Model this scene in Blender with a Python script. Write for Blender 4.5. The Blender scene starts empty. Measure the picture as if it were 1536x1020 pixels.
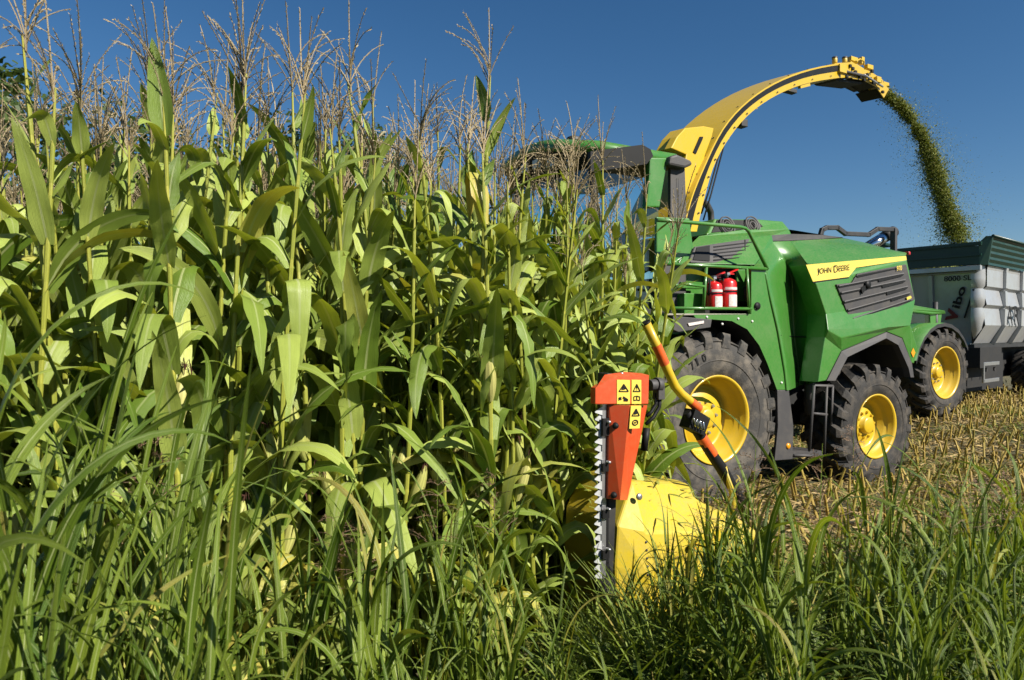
import bpy, math, random
import numpy as np
from mathutils import Vector

# ---------------------------------------------------------------- camera, sky, sun, exposure
SC = bpy.context.scene
COL = SC.collection
CAMH = 2.1
FPX = 1024.0
PITCH = math.atan(10 / 1024)
cd = bpy.data.cameras.new("camera"); CAM = bpy.data.objects.new("camera", cd); COL.objects.link(CAM)
cd.sensor_width = 36.0; cd.lens = 24.0; cd.clip_start = 0.05; cd.clip_end = 3000
CAM.location = (0, 0, CAMH); CAM.rotation_euler = (math.pi / 2 - PITCH, 0, 0)
cd.dof.use_dof = True; cd.dof.focus_distance = 5.0; cd.dof.aperture_fstop = 5.0
SC.camera = CAM

SUN_AZ = math.radians(126)      # clockwise from +Y: to the right of and behind the camera
SUN_EL = math.radians(37)
world = bpy.data.worlds.new("World"); SC.world = world; world.use_nodes = True
wn = world.node_tree; wn.nodes.clear()
sky = wn.nodes.new("ShaderNodeTexSky"); sky.sky_type = 'NISHITA'; sky.sun_disc = False
sky.sun_elevation = SUN_EL; sky.sun_rotation = SUN_AZ
sky.air_density = 1.0; sky.dust_density = 0.25; sky.ozone_density = 3.4; sky.altitude = 300
bg = wn.nodes.new("ShaderNodeBackground"); bg.inputs[1].default_value = 0.048
wo = wn.nodes.new("ShaderNodeOutputWorld")
hsv = wn.nodes.new("ShaderNodeHueSaturation"); hsv.inputs["Saturation"].default_value = 1.24
wn.links.new(sky.outputs[0], hsv.inputs["Color"]); wn.links.new(hsv.outputs[0], bg.inputs[0]); wn.links.new(bg.outputs[0], wo.inputs[0])
sl = bpy.data.lights.new("sun", 'SUN'); sl.energy = 5.0; sl.angle = math.radians(0.5); sl.color = (1.0, 0.94, 0.84)
so = bpy.data.objects.new("sun", sl); COL.objects.link(so)
SUNDIR = Vector((math.sin(SUN_AZ) * math.cos(SUN_EL), math.cos(SUN_AZ) * math.cos(SUN_EL), math.sin(SUN_EL)))
so.rotation_euler = SUNDIR.to_track_quat('Z', 'Y').to_euler()
SC.view_settings.view_transform = 'Standard'; SC.view_settings.look = 'None'
SC.view_settings.exposure = 0.9; SC.view_settings.gamma = 1.0
SC.cycles.use_denoising = True
SC.cycles.max_bounces = 6; SC.cycles.transparent_max_bounces = 24
SC.cycles.transmission_bounces = 5; SC.cycles.diffuse_bounces = 1; SC.cycles.glossy_bounces = 3
SC.cycles.caustics_reflective = False; SC.cycles.caustics_refractive = False

# ---------------------------------------------------------------- frames of reference
AL = math.radians(29.3)
Uv = np.array([math.cos(AL), math.sin(AL), 0.0])     # backwards along the machine
Vv = np.array([-math.sin(AL), math.cos(AL), 0.0])    # across the machine, away from the road
F0 = np.array([2.54, 8.42, 0.0])                     # ground point under the near front wheel
CP = np.array([0, 0, CAMH])

def ray(x, y):
    fw = np.array([0, math.cos(PITCH), -math.sin(PITCH)]); up = np.array([0, math.sin(PITCH), math.cos(PITCH)])
    return fw + (x - 768) / FPX * np.array([1.0, 0, 0]) - (y - 510) / FPX * up

def U(x, y, b):
    """machine coordinates (a back, b across, z) of a sighting onto the lengthwise plane at b"""
    d = ray(x, y); t = (b - (CP - F0) @ Vv) / (d @ Vv); q = CP + d * t - F0
    return np.array([q @ Uv, q @ Vv, q[2]])

def A(x, y, a):
    """same, onto the crosswise plane at a"""
    d = ray(x, y); t = (a - (CP - F0) @ Uv) / (d @ Uv); q = CP + d * t - F0
    return np.array([q @ Uv, q @ Vv, q[2]])

def W(a, b, z=0.0):
    return F0 + a * Uv + b * Vv + np.array([0, 0, z])

def to_ab(x, y):
    q0 = x - F0[0]; q1 = y - F0[1]
    return q0 * Uv[0] + q1 * Uv[1], q0 * Vv[0] + q1 * Vv[1]

def sstep(t):
    t = np.clip(t, 0, 1); return t * t * (3 - 2 * t)

def ground_z(x, y):
    a, b = to_ab(np.asarray(x, float), np.asarray(y, float))
    z = 0.5 * sstep((-2.7 - b) / 1.3)
    z = z + 0.30 * sstep((a - 5.5) / 5.0) * (1 - 0.4 * sstep((-2.7 - b) / 1.3))
    z = z - 0.10 * np.exp(-((a - 3.2) / 1.4) ** 2 - ((b - 0.6) / 2.2) ** 2)
    z = z + 0.03 * np.sin(x * 1.7 + 0.6 * y) * np.cos(y * 1.3 - 0.3 * x)
    return z

# ---------------------------------------------------------------- materials
def nmat(name):
    m = bpy.data.materials.new(name); m.use_nodes = True
    nt = m.node_tree; b = nt.nodes["Principled BSDF"]
    return m, nt, b

def N(nt, t, **kw):
    n = nt.nodes.new(t)
    for k, v in kw.items(): setattr(n, k, v)
    return n

KEY = 0.77      # surface colours below were picked for a slightly shorter exposure
def paint(name, col, rough=0.35, metal=0.0, coat=0.0, dirt=None, dirt_amt=0.25, scale=6.0, bump=0.0, spec=0.5, dust=0.0):
    """painted / plastic surface with roughness breakup, uneven tone and dust"""
    m, nt, b = nmat(name); col = tuple(c * KEY for c in col); dirt = tuple(c * KEY for c in dirt) if dirt else None
    tc = N(nt, "ShaderNodeTexCoord")
    n1 = N(nt, "ShaderNodeTexNoise"); n1.inputs["Scale"].default_value = scale; n1.inputs["Detail"].default_value = 8; n1.inputs["Roughness"].default_value = 0.65
    nt.links.new(tc.outputs["Object"], n1.inputs["Vector"])
    rp = N(nt, "ShaderNodeValToRGB"); rp.color_ramp.elements[0].position = 0.45; rp.color_ramp.elements[1].position = 0.75
    nt.links.new(n1.outputs[0], rp.inputs[0])
    mx = N(nt, "ShaderNodeMix", data_type='RGBA')
    mx.inputs[6].default_value = (*col, 1)
    dc = dirt if dirt else tuple(min(1, c * 0.75 + 0.02) for c in col)
    mx.inputs[7].default_value = (*dc, 1)
    ml = N(nt, "ShaderNodeMath", operation='MULTIPLY'); ml.inputs[1].default_value = dirt_amt
    nt.links.new(rp.outputs[0], ml.inputs[0]); nt.links.new(ml.outputs[0], mx.inputs[0])
    last = mx.outputs[2]
    if dust:   # chaff dust lying on ledges and in a fine speckle
        ge = N(nt, "ShaderNodeNewGeometry"); sx = N(nt, "ShaderNodeSeparateXYZ"); nt.links.new(ge.outputs["Normal"], sx.inputs[0])
        d1 = N(nt, "ShaderNodeMapRange"); d1.inputs[1].default_value = 0.25; d1.inputs[2].default_value = 0.95; d1.inputs[3].default_value = 0.35; d1.inputs[4].default_value = 1.0; nt.links.new(sx.outputs[2], d1.inputs[0])
        n3 = N(nt, "ShaderNodeTexNoise"); n3.inputs["Scale"].default_value = 34; n3.inputs["Detail"].default_value = 9; n3.inputs["Roughness"].default_value = 0.8; nt.links.new(tc.outputs["Object"], n3.inputs["Vector"])
        d2 = N(nt, "ShaderNodeMapRange"); d2.inputs[1].default_value = 0.42; d2.inputs[2].default_value = 0.78; d2.inputs[4].default_value = dust; nt.links.new(n3.outputs[0], d2.inputs[0])
        d3 = N(nt, "ShaderNodeMath", operation='MULTIPLY'); nt.links.new(d1.outputs[0], d3.inputs[0]); nt.links.new(d2.outputs[0], d3.inputs[1])
        m3 = N(nt, "ShaderNodeMix", data_type='RGBA'); m3.inputs[7].default_value = (0.27, 0.26, 0.12, 1); nt.links.new(last, m3.inputs[6]); nt.links.new(d3.outputs[0], m3.inputs[0]); last = m3.outputs[2]
    nt.links.new(last, b.inputs["Base Color"])
    mr = N(nt, "ShaderNodeMapRange"); mr.inputs[3].default_value = rough * 0.8; mr.inputs[4].default_value = min(1, rough * 1.5)
    nt.links.new(n1.outputs[0], mr.inputs[0]); nt.links.new(mr.outputs[0], b.inputs["Roughness"])
    b.inputs["Metallic"].default_value = metal
    b.inputs["Coat Weight"].default_value = coat; b.inputs["Coat Roughness"].default_value = 0.12
    b.inputs["Specular IOR Level"].default_value = spec
    if bump:
        bp = N(nt, "ShaderNodeBump"); bp.inputs["Strength"].default_value = bump; bp.inputs["Distance"].default_value = 0.01
        n2 = N(nt, "ShaderNodeTexNoise"); n2.inputs["Scale"].default_value = 60
        nt.links.new(tc.outputs["Object"], n2.inputs["Vector"]); nt.links.new(n2.outputs[0], bp.inputs["Height"]); nt.links.new(bp.outputs[0], b.inputs["Normal"])
    return m

DUST = (0.30, 0.25, 0.15)
M = {}
M['green'] = paint("green_paint", (0.040, 0.205, 0.021), 0.32, coat=0.35, dirt=(0.13, 0.23, 0.075), dirt_amt=0.42, scale=2.5, dust=0.55)
M['yellow'] = paint("yellow_paint", (0.66, 0.43, 0.009), 0.36, coat=0.25, dirt=(0.60, 0.40, 0.05), dirt_amt=0.5, scale=5, dust=0.5)
M['shroud'] = paint("yellow_shroud", (0.60, 0.44, 0.012), 0.5, dirt=(0.42, 0.33, 0.07), dirt_amt=0.55, scale=9, bump=0.1, dust=0.8)
M['decal'] = paint("decal_yellow", (0.82, 0.62, 0.09), 0.35, dirt_amt=0.1)
M['black'] = paint("black_plastic", (0.020, 0.020, 0.021), 0.5, dirt=(0.10, 0.085, 0.06), dirt_amt=0.25)
M['grey'] = paint("dark_grey_plastic", (0.050, 0.047, 0.048), 0.55, dirt=(0.14, 0.12, 0.09), dirt_amt=0.3, bump=0.15)
M['ink'] = paint("ink_black", (0.010, 0.010, 0.010), 0.5, dirt_amt=0.1, spec=0.2)
M['void'] = paint("dark_machinery_and_shade", (0.008, 0.008, 0.008), 0.8, dirt=(0.03, 0.026, 0.02), dirt_amt=0.5)  # near-black machinery; also painted as shade below the spout flaps and trailer
M['tyre'] = paint("tyre_rubber", (0.055, 0.052, 0.048), 0.75, dirt=(0.24, 0.205, 0.16), dirt_amt=0.8, scale=5, bump=0.5, spec=0.3)
M['tyre_dark'] = paint("tyre_rubber_dark", (0.036, 0.034, 0.032), 0.75, dirt=(0.18, 0.15, 0.115), dirt_amt=0.65, scale=5, bump=0.5, spec=0.3)
M['orange'] = paint("orange_paint", (0.66, 0.072, 0.016), 0.35, coat=0.2, dirt=(0.55, 0.10, 0.03), dirt_amt=0.5, scale=9, dust=0.5)
M['reflect'] = paint("orange_reflective_film", (0.80, 0.13, 0.02), 0.35, dirt=(0.35, 0.06, 0.02), dirt_amt=0.7, scale=26)
M['steel'] = paint("bright_steel", (0.62, 0.62, 0.63), 0.32, metal=0.85, dirt=(0.30, 0.27, 0.24), dirt_amt=0.4, scale=18)
M['blade'] = paint("white_blade", (0.62, 0.63, 0.63), 0.32, metal=0.15, dirt=(0.25, 0.27, 0.20), dirt_amt=0.7, scale=22)
M['chrome'] = paint("chrome", (0.75, 0.77, 0.8), 0.12, metal=1.0, dirt_amt=0.1)
M['red'] = paint("red_paint", (0.68, 0.015, 0.012), 0.25, coat=0.3, dirt_amt=0.2)
M['label'] = paint("paper_label", (0.72, 0.68, 0.64), 0.5, dirt=(0.45, 0.2, 0.18), dirt_amt=0.7, scale=38)
M['white'] = paint("white_plastic", (0.78, 0.77, 0.72), 0.4, dirt_amt=0.2)
M['silver'] = paint("trailer_silver", (0.52, 0.53, 0.54), 0.28, metal=0.4, dirt=(0.38, 0.35, 0.30), dirt_amt=0.55, scale=3, bump=0.05)
M['tgreen'] = paint("trailer_green", (0.006, 0.042, 0.028), 0.35, dirt=(0.04, 0.06, 0.045), dirt_amt=0.3, scale=4)
M['amber'] = paint("amber_lens", (0.85, 0.34, 0.01), 0.2, coat=0.3, dirt_amt=0.1)
M['redlens'] = paint("red_lens", (0.55, 0.01, 0.01), 0.2, coat=0.3, dirt_amt=0.1)
M['rustpipe'] = paint("worn_floor", (0.35, 0.32, 0.26), 0.6, dirt=(0.16, 0.17, 0.10), dirt_amt=0.6, scale=20)
M['darkred'] = paint("dark_red_lettering", (0.16, 0.012, 0.016), 0.4, dirt_amt=0.1)
M['seat'] = paint("seat_fabric", (0.03, 0.03, 0.035), 0.9, dirt_amt=0.1)

def glass_mat():
    m, nt, b = nmat("tinted_glass"); nt.nodes.remove(b)
    out = nt.nodes["Material Output"]
    tr = N(nt, "ShaderNodeBsdfTransparent"); tr.inputs[0].default_value = (0.80, 0.95, 0.96, 1)
    gl = N(nt, "ShaderNodeBsdfGlossy"); gl.inputs["Roughness"].default_value = 0.03
    mx = N(nt, "ShaderNodeMixShader"); mx.inputs[0].default_value = 0.07; nt.links.new(tr.outputs[0], mx.inputs[1]); nt.links.new(gl.outputs[0], mx.inputs[2])
    nt.links.new(mx.outputs[0], out.inputs[0]); return m
M['glass'] = glass_mat()

def leaf_mat(name, c1, c2, cold, trans, veins=22.0, midrib=True, rough=0.42, tr_amt=0.35, random_amt=0.25):
    """blade with parallel veins, a pale midrib, its own tint per leaf and light coming through"""
    m, nt, b = nmat(name); out = nt.nodes["Material Output"]; c1, c2, cold = [tuple(c * KEY for c in q) for q in (c1, c2, cold)]
    uv = N(nt, "ShaderNodeUVMap"); sep = N(nt, "ShaderNodeSeparateXYZ"); nt.links.new(uv.outputs[0], sep.inputs[0])
    at = N(nt, "ShaderNodeAttribute", attribute_name="tint"); oi = N(nt, "ShaderNodeObjectInfo")
    # tint: 0..1 chooses between c1 and c2, above 1 old and yellow
    mx = N(nt, "ShaderNodeMix", data_type='RGBA'); mx.inputs[6].default_value = (*c1, 1); mx.inputs[7].default_value = (*c2, 1)
    ad = N(nt, "ShaderNodeMath", operation='MULTIPLY_ADD'); ad.inputs[1].default_value = random_amt; nt.links.new(oi.outputs["Random"], ad.inputs[0]); nt.links.new(at.outputs["Fac"], ad.inputs[2])
    cl = N(nt, "ShaderNodeClamp"); nt.links.new(ad.outputs[0], cl.inputs[0]); nt.links.new(cl.outputs[0], mx.inputs[0])
    my = N(nt, "ShaderNodeMix", data_type='RGBA'); my.inputs[7].default_value = (*cold, 1); nt.links.new(mx.outputs[2], my.inputs[6])
    sb = N(nt, "ShaderNodeMath", operation='SUBTRACT'); sb.inputs[1].default_value = 1.0; sb.use_clamp = True; nt.links.new(at.outputs["Fac"], sb.inputs[0])
    # old leaves yellow unevenly
    tc = N(nt, "ShaderNodeTexCoord"); nz = N(nt, "ShaderNodeTexNoise"); nz.inputs["Scale"].default_value = 9; nz.inputs["Detail"].default_value = 4
    nt.links.new(tc.outputs["Object"], nz.inputs["Vector"])
    mul = N(nt, "ShaderNodeMath", operation='MULTIPLY'); nt.links.new(sb.outputs[0], mul.inputs[0])
    mr = N(nt, "ShaderNodeMapRange"); mr.inputs[1].default_value = 0.3; mr.inputs[2].default_value = 0.6; mr.inputs[3].default_value = 0.5; mr.inputs[4].default_value = 1.0
    nt.links.new(nz.outputs[0], mr.inputs[0]); nt.links.new(mr.outputs[0], mul.inputs[1]); nt.links.new(mul.outputs[0], my.inputs[0])
    # veins across the width
    sn = N(nt, "ShaderNodeMath", operation='MULTIPLY'); sn.inputs[1].default_value = veins * 6.283; nt.links.new(sep.outputs[0], sn.inputs[0])
    s2 = N(nt, "ShaderNodeMath", operation='SINE'); nt.links.new(sn.outputs[0], s2.inputs[0])
    nv = N(nt, "ShaderNodeTexNoise"); nv.inputs["Scale"].default_value = 1.0; nv.inputs["Detail"].default_value = 5; nv.inputs["Roughness"].default_value = 0.7
    mp = N(nt, "ShaderNodeMapping"); mp.inputs["Scale"].default_value = (26, 1.6, 1); nt.links.new(uv.outputs[0], mp.inputs[0]); nt.links.new(mp.outputs[0], nv.inputs["Vector"])
    a2 = N(nt, "ShaderNodeMath", operation='MULTIPLY_ADD'); a2.inputs[1].default_value = 0.12; a2.inputs[2].default_value = 0.56; nt.links.new(s2.outputs[0], a2.inputs[0])
    a3 = N(nt, "ShaderNodeMath", operation='MULTIPLY_ADD'); a3.inputs[1].default_value = 0.92; nt.links.new(nv.outputs[0], a3.inputs[0]); nt.links.new(a2.outputs[0], a3.inputs[2])
    hs = N(nt, "ShaderNodeVectorMath", operation='SCALE'); nt.links.new(my.outputs[2], hs.inputs[0]); nt.links.new(a3.outputs[0], hs.inputs["Scale"])
    col = hs.outputs[0]
    if midrib:
        d1 = N(nt, "ShaderNodeMath", operation='SUBTRACT'); d1.inputs[1].default_value = 0.5; nt.links.new(sep.outputs[0], d1.inputs[0])
        d2 = N(nt, "ShaderNodeMath", operation='ABSOLUTE'); nt.links.new(d1.outputs[0], d2.inputs[0])
        d3 = N(nt, "ShaderNodeMapRange"); d3.inputs[1].default_value = 0.035; d3.inputs[2].default_value = 0.065; d3.inputs[3].default_value = 0.85; d3.inputs[4].default_value = 0.0
        nt.links.new(d2.outputs[0], d3.inputs[0])
        # the rib thins out towards the tip
        tp = N(nt, "ShaderNodeMapRange"); tp.inputs[1].default_value = 0.2; tp.inputs[2].default_value = 0.95; tp.inputs[3].default_value = 1.0; tp.inputs[4].default_value = 0.1
        nt.links.new(sep.outputs[1], tp.inputs[0])
        d4 = N(nt, "ShaderNodeMath", operation='MULTIPLY'); nt.links.new(d3.outputs[0], d4.inputs[0]); nt.links.new(tp.outputs[0], d4.inputs[1])
        mz = N(nt, "ShaderNodeMix", data_type='RGBA'); mz.inputs[7].default_value = (0.36, 0.40, 0.18, 1)
        nt.links.new(d4.outputs[0], mz.inputs[0]); nt.links.new(col, mz.inputs[6]); col = mz.outputs[2]
    nt.links.new(col, b.inputs["Base Color"])
    b.inputs["Roughness"].default_value = rough; b.inputs["Specular IOR Level"].default_value = 0.34
    bp = N(nt, "ShaderNodeBump"); bp.inputs["Strength"].default_value = 0.6; bp.inputs["Distance"].default_value = 0.005
    nt.links.new(a3.outputs[0], bp.inputs["Height"]); nt.links.new(bp.outputs[0], b.inputs["Normal"])
    tl = N(nt, "ShaderNodeBsdfTranslucent")
    tm = N(nt, "ShaderNodeMix", data_type='RGBA', blend_type='MULTIPLY'); tm.inputs[0].default_value = 1.0
    nt.links.new(col, tm.inputs[6]); tm.inputs[7].default_value = (*trans, 1); nt.links.new(tm.outputs[2], tl.inputs[0])
    mix = N(nt, "ShaderNodeMixShader"); mix.inputs[0].default_value = tr_amt
    nt.links.new(b.outputs[0], mix.inputs[1]); nt.links.new(tl.outputs[0], mix.inputs[2]); nt.links.new(mix.outputs[0], out.inputs[0])
    return m

M['corn'] = leaf_mat("corn_leaf", (0.088, 0.170, 0.012), (0.440, 0.520, 0.115), (0.50, 0.39, 0.07), (2.2, 2.0, 0.5), tr_amt=0.15, rough=0.38)
M['stalk'] = leaf_mat("corn_stalk", (0.27, 0.30, 0.040), (0.44, 0.42, 0.065), (0.5, 0.36, 0.06), (1, 1, 0.6), veins=5, midrib=False, tr_amt=0.05)
M['husk'] = leaf_mat("corn_husk", (0.40, 0.44, 0.10), (0.55, 0.52, 0.17), (0.6, 0.45, 0.2), (1.2, 1.1, 0.6), veins=10, midrib=False, tr_amt=0.15)
M['tassel'] = leaf_mat("corn_tassel", (0.36, 0.275, 0.15), (0.54, 0.44, 0.26), (0.4, 0.3, 0.15), (1, 0.9, 0.6), veins=1, midrib=False, tr_amt=0.15)
M['silk'] = paint("corn_silk", (0.10, 0.035, 0.018), 0.8, dirt_amt=0.2)
M['grass'] = leaf_mat("grass_blade", (0.055, 0.112, 0.008), (0.225, 0.295, 0.034), (0.42, 0.33, 0.09), (2.2, 2.1, 0.7), veins=6, tr_amt=0.2)
M['weed'] = leaf_mat("weed_leaf", (0.034, 0.074, 0.008), (0.120, 0.180, 0.020), (0.38, 0.29, 0.07), (2.2, 2.0, 0.8), veins=3, tr_amt=0.3)
M['seed'] = leaf_mat("grass_seed", (0.20, 0.10, 0.07), (0.36, 0.24, 0.14), (0.4, 0.3, 0.15), (1, 0.9, 0.7), veins=1, midrib=False, tr_amt=0.15)
M['straw'] = leaf_mat("straw", (0.34, 0.235, 0.095), (0.52, 0.38, 0.16), (0.5, 0.36, 0.08), (1, 0.9, 0.6), veins=3, midrib=False, tr_amt=0.15, rough=0.7)
M['stub'] = leaf_mat("stubble", (0.42, 0.28, 0.055), (0.37, 0.30, 0.06), (0.34, 0.22, 0.08), (1, 0.9, 0.6), veins=3, midrib=False, tr_amt=0.05, rough=0.6)
M['chaff'] = leaf_mat("chopped_maize", (0.085, 0.125, 0.016), (0.27, 0.30, 0.05), (0.5, 0.42, 0.15), (1.6, 1.5, 0.8), veins=2, midrib=False, tr_amt=0.2, rough=0.7)
M['tree'] = leaf_mat("tree_leaf", (0.035, 0.065, 0.016), (0.085, 0.125, 0.028), (0.14, 0.12, 0.03), (2, 2, 0.9), veins=3, midrib=False, tr_amt=0.25)
M['bark'] = paint("bark", (0.09, 0.065, 0.045), 0.9, dirt=(0.05, 0.04, 0.03), dirt_amt=0.8, scale=12, bump=0.6)

def soil_mat():
    m, nt, b = nmat("soil")
    tc = N(nt, "ShaderNodeTexCoord")
    n1 = N(nt, "ShaderNodeTexNoise"); n1.inputs["Scale"].default_value = 2.2; n1.inputs["Detail"].default_value = 10; n1.inputs["Roughness"].default_value = 0.7
    nt.links.new(tc.outputs["Object"], n1.inputs["Vector"])
    r = N(nt, "ShaderNodeValToRGB"); e = r.color_ramp.elements
    e[0].position = 0.3; e[0].color = (0.035, 0.026, 0.014, 1); e[1].position = 0.72; e[1].color = (0.17, 0.125, 0.06, 1)
    k = e.new(0.5); k.color = (0.075, 0.07, 0.026, 1)
    nt.links.new(n1.outputs[0], r.inputs[0]); nt.links.new(r.outputs[0], b.inputs["Base Color"]); b.inputs["Roughness"].default_value = 0.95
    n2 = N(nt, "ShaderNodeTexNoise"); n2.inputs["Scale"].default_value = 25; n2.inputs["Detail"].default_value = 6; nt.links.new(tc.outputs["Object"], n2.inputs["Vector"])
    bp = N(nt, "ShaderNodeBump"); bp.inputs["Strength"].default_value = 0.8; bp.inputs["Distance"].default_value = 0.05
    nt.links.new(n2.outputs[0], bp.inputs["Height"]); nt.links.new(bp.outputs[0], b.inputs["Normal"])
    return m
M['soil'] = soil_mat()

# ---------------------------------------------------------------- mesh building
class MB:
    """collects shapes; each face keeps its material"""
    def __init__(s): s.v = []; s.f = []; s.m = []; s.sm = []
    def add(s, vs, fs, m, smooth=False):
        o = len(s.v); s.v += [tuple(float(c) for c in p) for p in vs]
        for f in fs: s.f.append(tuple(i + o for i in f)); s.m.append(m); s.sm.append(smooth)
    def poly(s, pts, m): s.add(pts, [tuple(range(len(pts)))], m)
    def prism(s, pts, off, m, mside=None):
        pts = [np.array(p, float) for p in pts]; n = len(pts); off = np.array(off, float)
        vs = pts + [p + off for p in pts]
        s.add(vs, [tuple(range(n)), tuple(range(2 * n - 1, n - 1, -1))], m)
        s.add(vs, [(i, i + n, (i + 1) % n + n, (i + 1) % n) for i in range(n)], mside or m)
    def box(s, c, d, m, ax=None):
        c = np.array(c, float); X, Y, Z = [np.array(k, float) for k in (ax or ((1, 0, 0), (0, 1, 0), (0, 0, 1)))]
        vs = [c + X * d[0] / 2 * i + Y * d[1] / 2 * j + Z * d[2] / 2 * k for k in (-1, 1) for j in (-1, 1) for i in (-1, 1)]
        s.add(vs, [(0, 2, 3, 1), (4, 5, 7, 6), (0, 1, 5, 4), (2, 6, 7, 3), (0, 4, 6, 2), (1, 3, 7, 5)], m)
    def tube(s, path, r, m, k=10, cap=True, smooth=True, ref=None):
        P = [np.array(p, float) for p in path]; n = len(P)
        R = r if isinstance(r, (list, tuple)) else [r] * n
        vs = []; up = None
        for i in range(n):
            t = P[min(i + 1, n - 1)] - P[max(i - 1, 0)]; t = t / (np.linalg.norm(t) + 1e-9)
            if up is None:
                up = np.array([0, 0, 1.0]) if abs(t[2]) < 0.9 else np.array([1.0, 0, 0])
            x = np.cross(up, t); x /= np.linalg.norm(x) + 1e-9; y = np.cross(t, x); up = y
            vs += [P[i] + R[i] * (math.cos(2 * math.pi * j / k) * x + math.sin(2 * math.pi * j / k) * y) for j in range(k)]
        fs = [(i * k + j, i * k + (j + 1) % k, (i + 1) * k + (j + 1) % k, (i + 1) * k + j) for i in range(n - 1) for j in range(k)]
        s.add(vs, fs, m, smooth)
        if cap:
            s.add(vs[:k], [tuple(range(k - 1, -1, -1))], m); s.add(vs[-k:], [tuple(range(k))], m)
    def lathe(s, prof, c, ax, m, k=48, smooth=True, mats=None):
        """prof: (along axis, radius)"""
        c = np.array(c, float); z = np.array(ax, float); z /= np.linalg.norm(z)
        x = np.cross(z, [0.0, 0, 1]) if abs(z[2]) < 0.9 else np.array([1.0, 0, 0]); x /= np.linalg.norm(x); y = np.cross(z, x)
        n = len(prof); vs = []
        for h, r in prof:
            vs += [c + z * h + r * (math.cos(2 * math.pi * j / k) * x + math.sin(2 * math.pi * j / k) * y) for j in range(k)]
        for i in range(n - 1):
            fs = [(j, (j + 1) % k, k + (j + 1) % k, k + j) for j in range(k)]
            s.add(vs[i * k:(i + 2) * k], fs, mats[i] if mats else m, smooth)
    def loft(s, curves, m, na=14, nb=8):
        """smooth sheet through several curves of points"""
        G = []
        for c in curves:
            c = np.array(c, float); d = np.r_[0, np.cumsum(np.linalg.norm(np.diff(c, axis=0), axis=1))]; d /= d[-1]
            G.append(np.stack([np.interp(np.linspace(0, 1, na), d, c[:, k]) for k in range(3)], -1))
        G = np.array(G); t = np.linspace(0, len(G) - 1, nb)
        out = []
        for u in t:
            i = min(int(u), len(G) - 2); f = u - i; p0, p1, p2, p3 = G[max(i - 1, 0)], G[i], G[i + 1], G[min(i + 2, len(G) - 1)]
            out.append(.5 * ((2 * p1) + (-p0 + p2) * f + (2 * p0 - 5 * p1 + 4 * p2 - p3) * f * f + (-p0 + 3 * p1 - 3 * p2 + p3) * f ** 3))
        vs = [q for r in out for q in r]
        s.add(vs, [(i * na + j, i * na + j + 1, (i + 1) * na + j + 1, (i + 1) * na + j) for i in range(nb - 1) for j in range(na - 1)], m, True)
    def build(s, name, parent=None, bevel=0.0, loc=None):
        me = bpy.data.meshes.new(name); me.from_pydata(s.v, [], s.f)
        names = []
        for k in s.m:
            if k not in names: names.append(k)
        for k in names: me.materials.append(M[k])
        me.polygons.foreach_set("material_index", [names.index(k) for k in s.m])
        me.polygons.foreach_set("use_smooth", s.sm); me.update()
        import bmesh
        bm = bmesh.new(); bm.from_mesh(me); bmesh.ops.remove_doubles(bm, verts=bm.verts, dist=0.0004)
        bmesh.ops.recalc_face_normals(bm, faces=bm.faces); bm.to_mesh(me); bm.free()
        o = bpy.data.objects.new(name, me); COL.objects.link(o)
        if parent: o.parent = parent
        if loc is not None: o.location = loc
        if bevel:
            md = o.modifiers.new("bevel", 'BEVEL'); md.width = bevel; md.segments = 2; md.limit_method = 'ANGLE'; md.angle_limit = math.radians(35)
            md.harden_normals = False
        return o

def tag(o, label, cat, group=None):
    o["label"] = label; o["category"] = cat
    if group: o["group"] = group
    return o
def empty(name, loc=(0, 0, 0), rz=0.0):
    o = bpy.data.objects.new(name, None); COL.objects.link(o); o.location = loc; o.rotation_euler = (0, 0, rz); o.empty_display_size = 0.2
    return o

def mesh_arrays(name, verts, quads, uvs, tints, mat, smooth=True):
    """fast mesh: verts (n,3), quads (m,4), uvs (m*4,2), tints (n,)"""
    me = bpy.data.meshes.new(name); n = len(verts); m = len(quads)
    me.vertices.add(n); me.vertices.foreach_set("co", np.asarray(verts, np.float32).ravel())
    me.loops.add(m * 4); me.loops.foreach_set("vertex_index", np.asarray(quads, np.int32).ravel())
    me.polygons.add(m); me.polygons.foreach_set("loop_start", np.arange(0, m * 4, 4, dtype=np.int32))
    try: me.polygons.foreach_set("loop_total", np.full(m, 4, np.int32))
    except Exception: pass
    me.polygons.foreach_set("use_smooth", np.full(m, smooth))
    ul = me.uv_layers.new(name="UVMap"); ul.data.foreach_set("uv", np.asarray(uvs, np.float32).ravel())
    at = me.attributes.new("tint", 'FLOAT', 'POINT'); at.data.foreach_set("value", np.asarray(tints, np.float32))
    me.materials.append(mat); me.update(calc_edges=True); me.validate()
    return me

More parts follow.
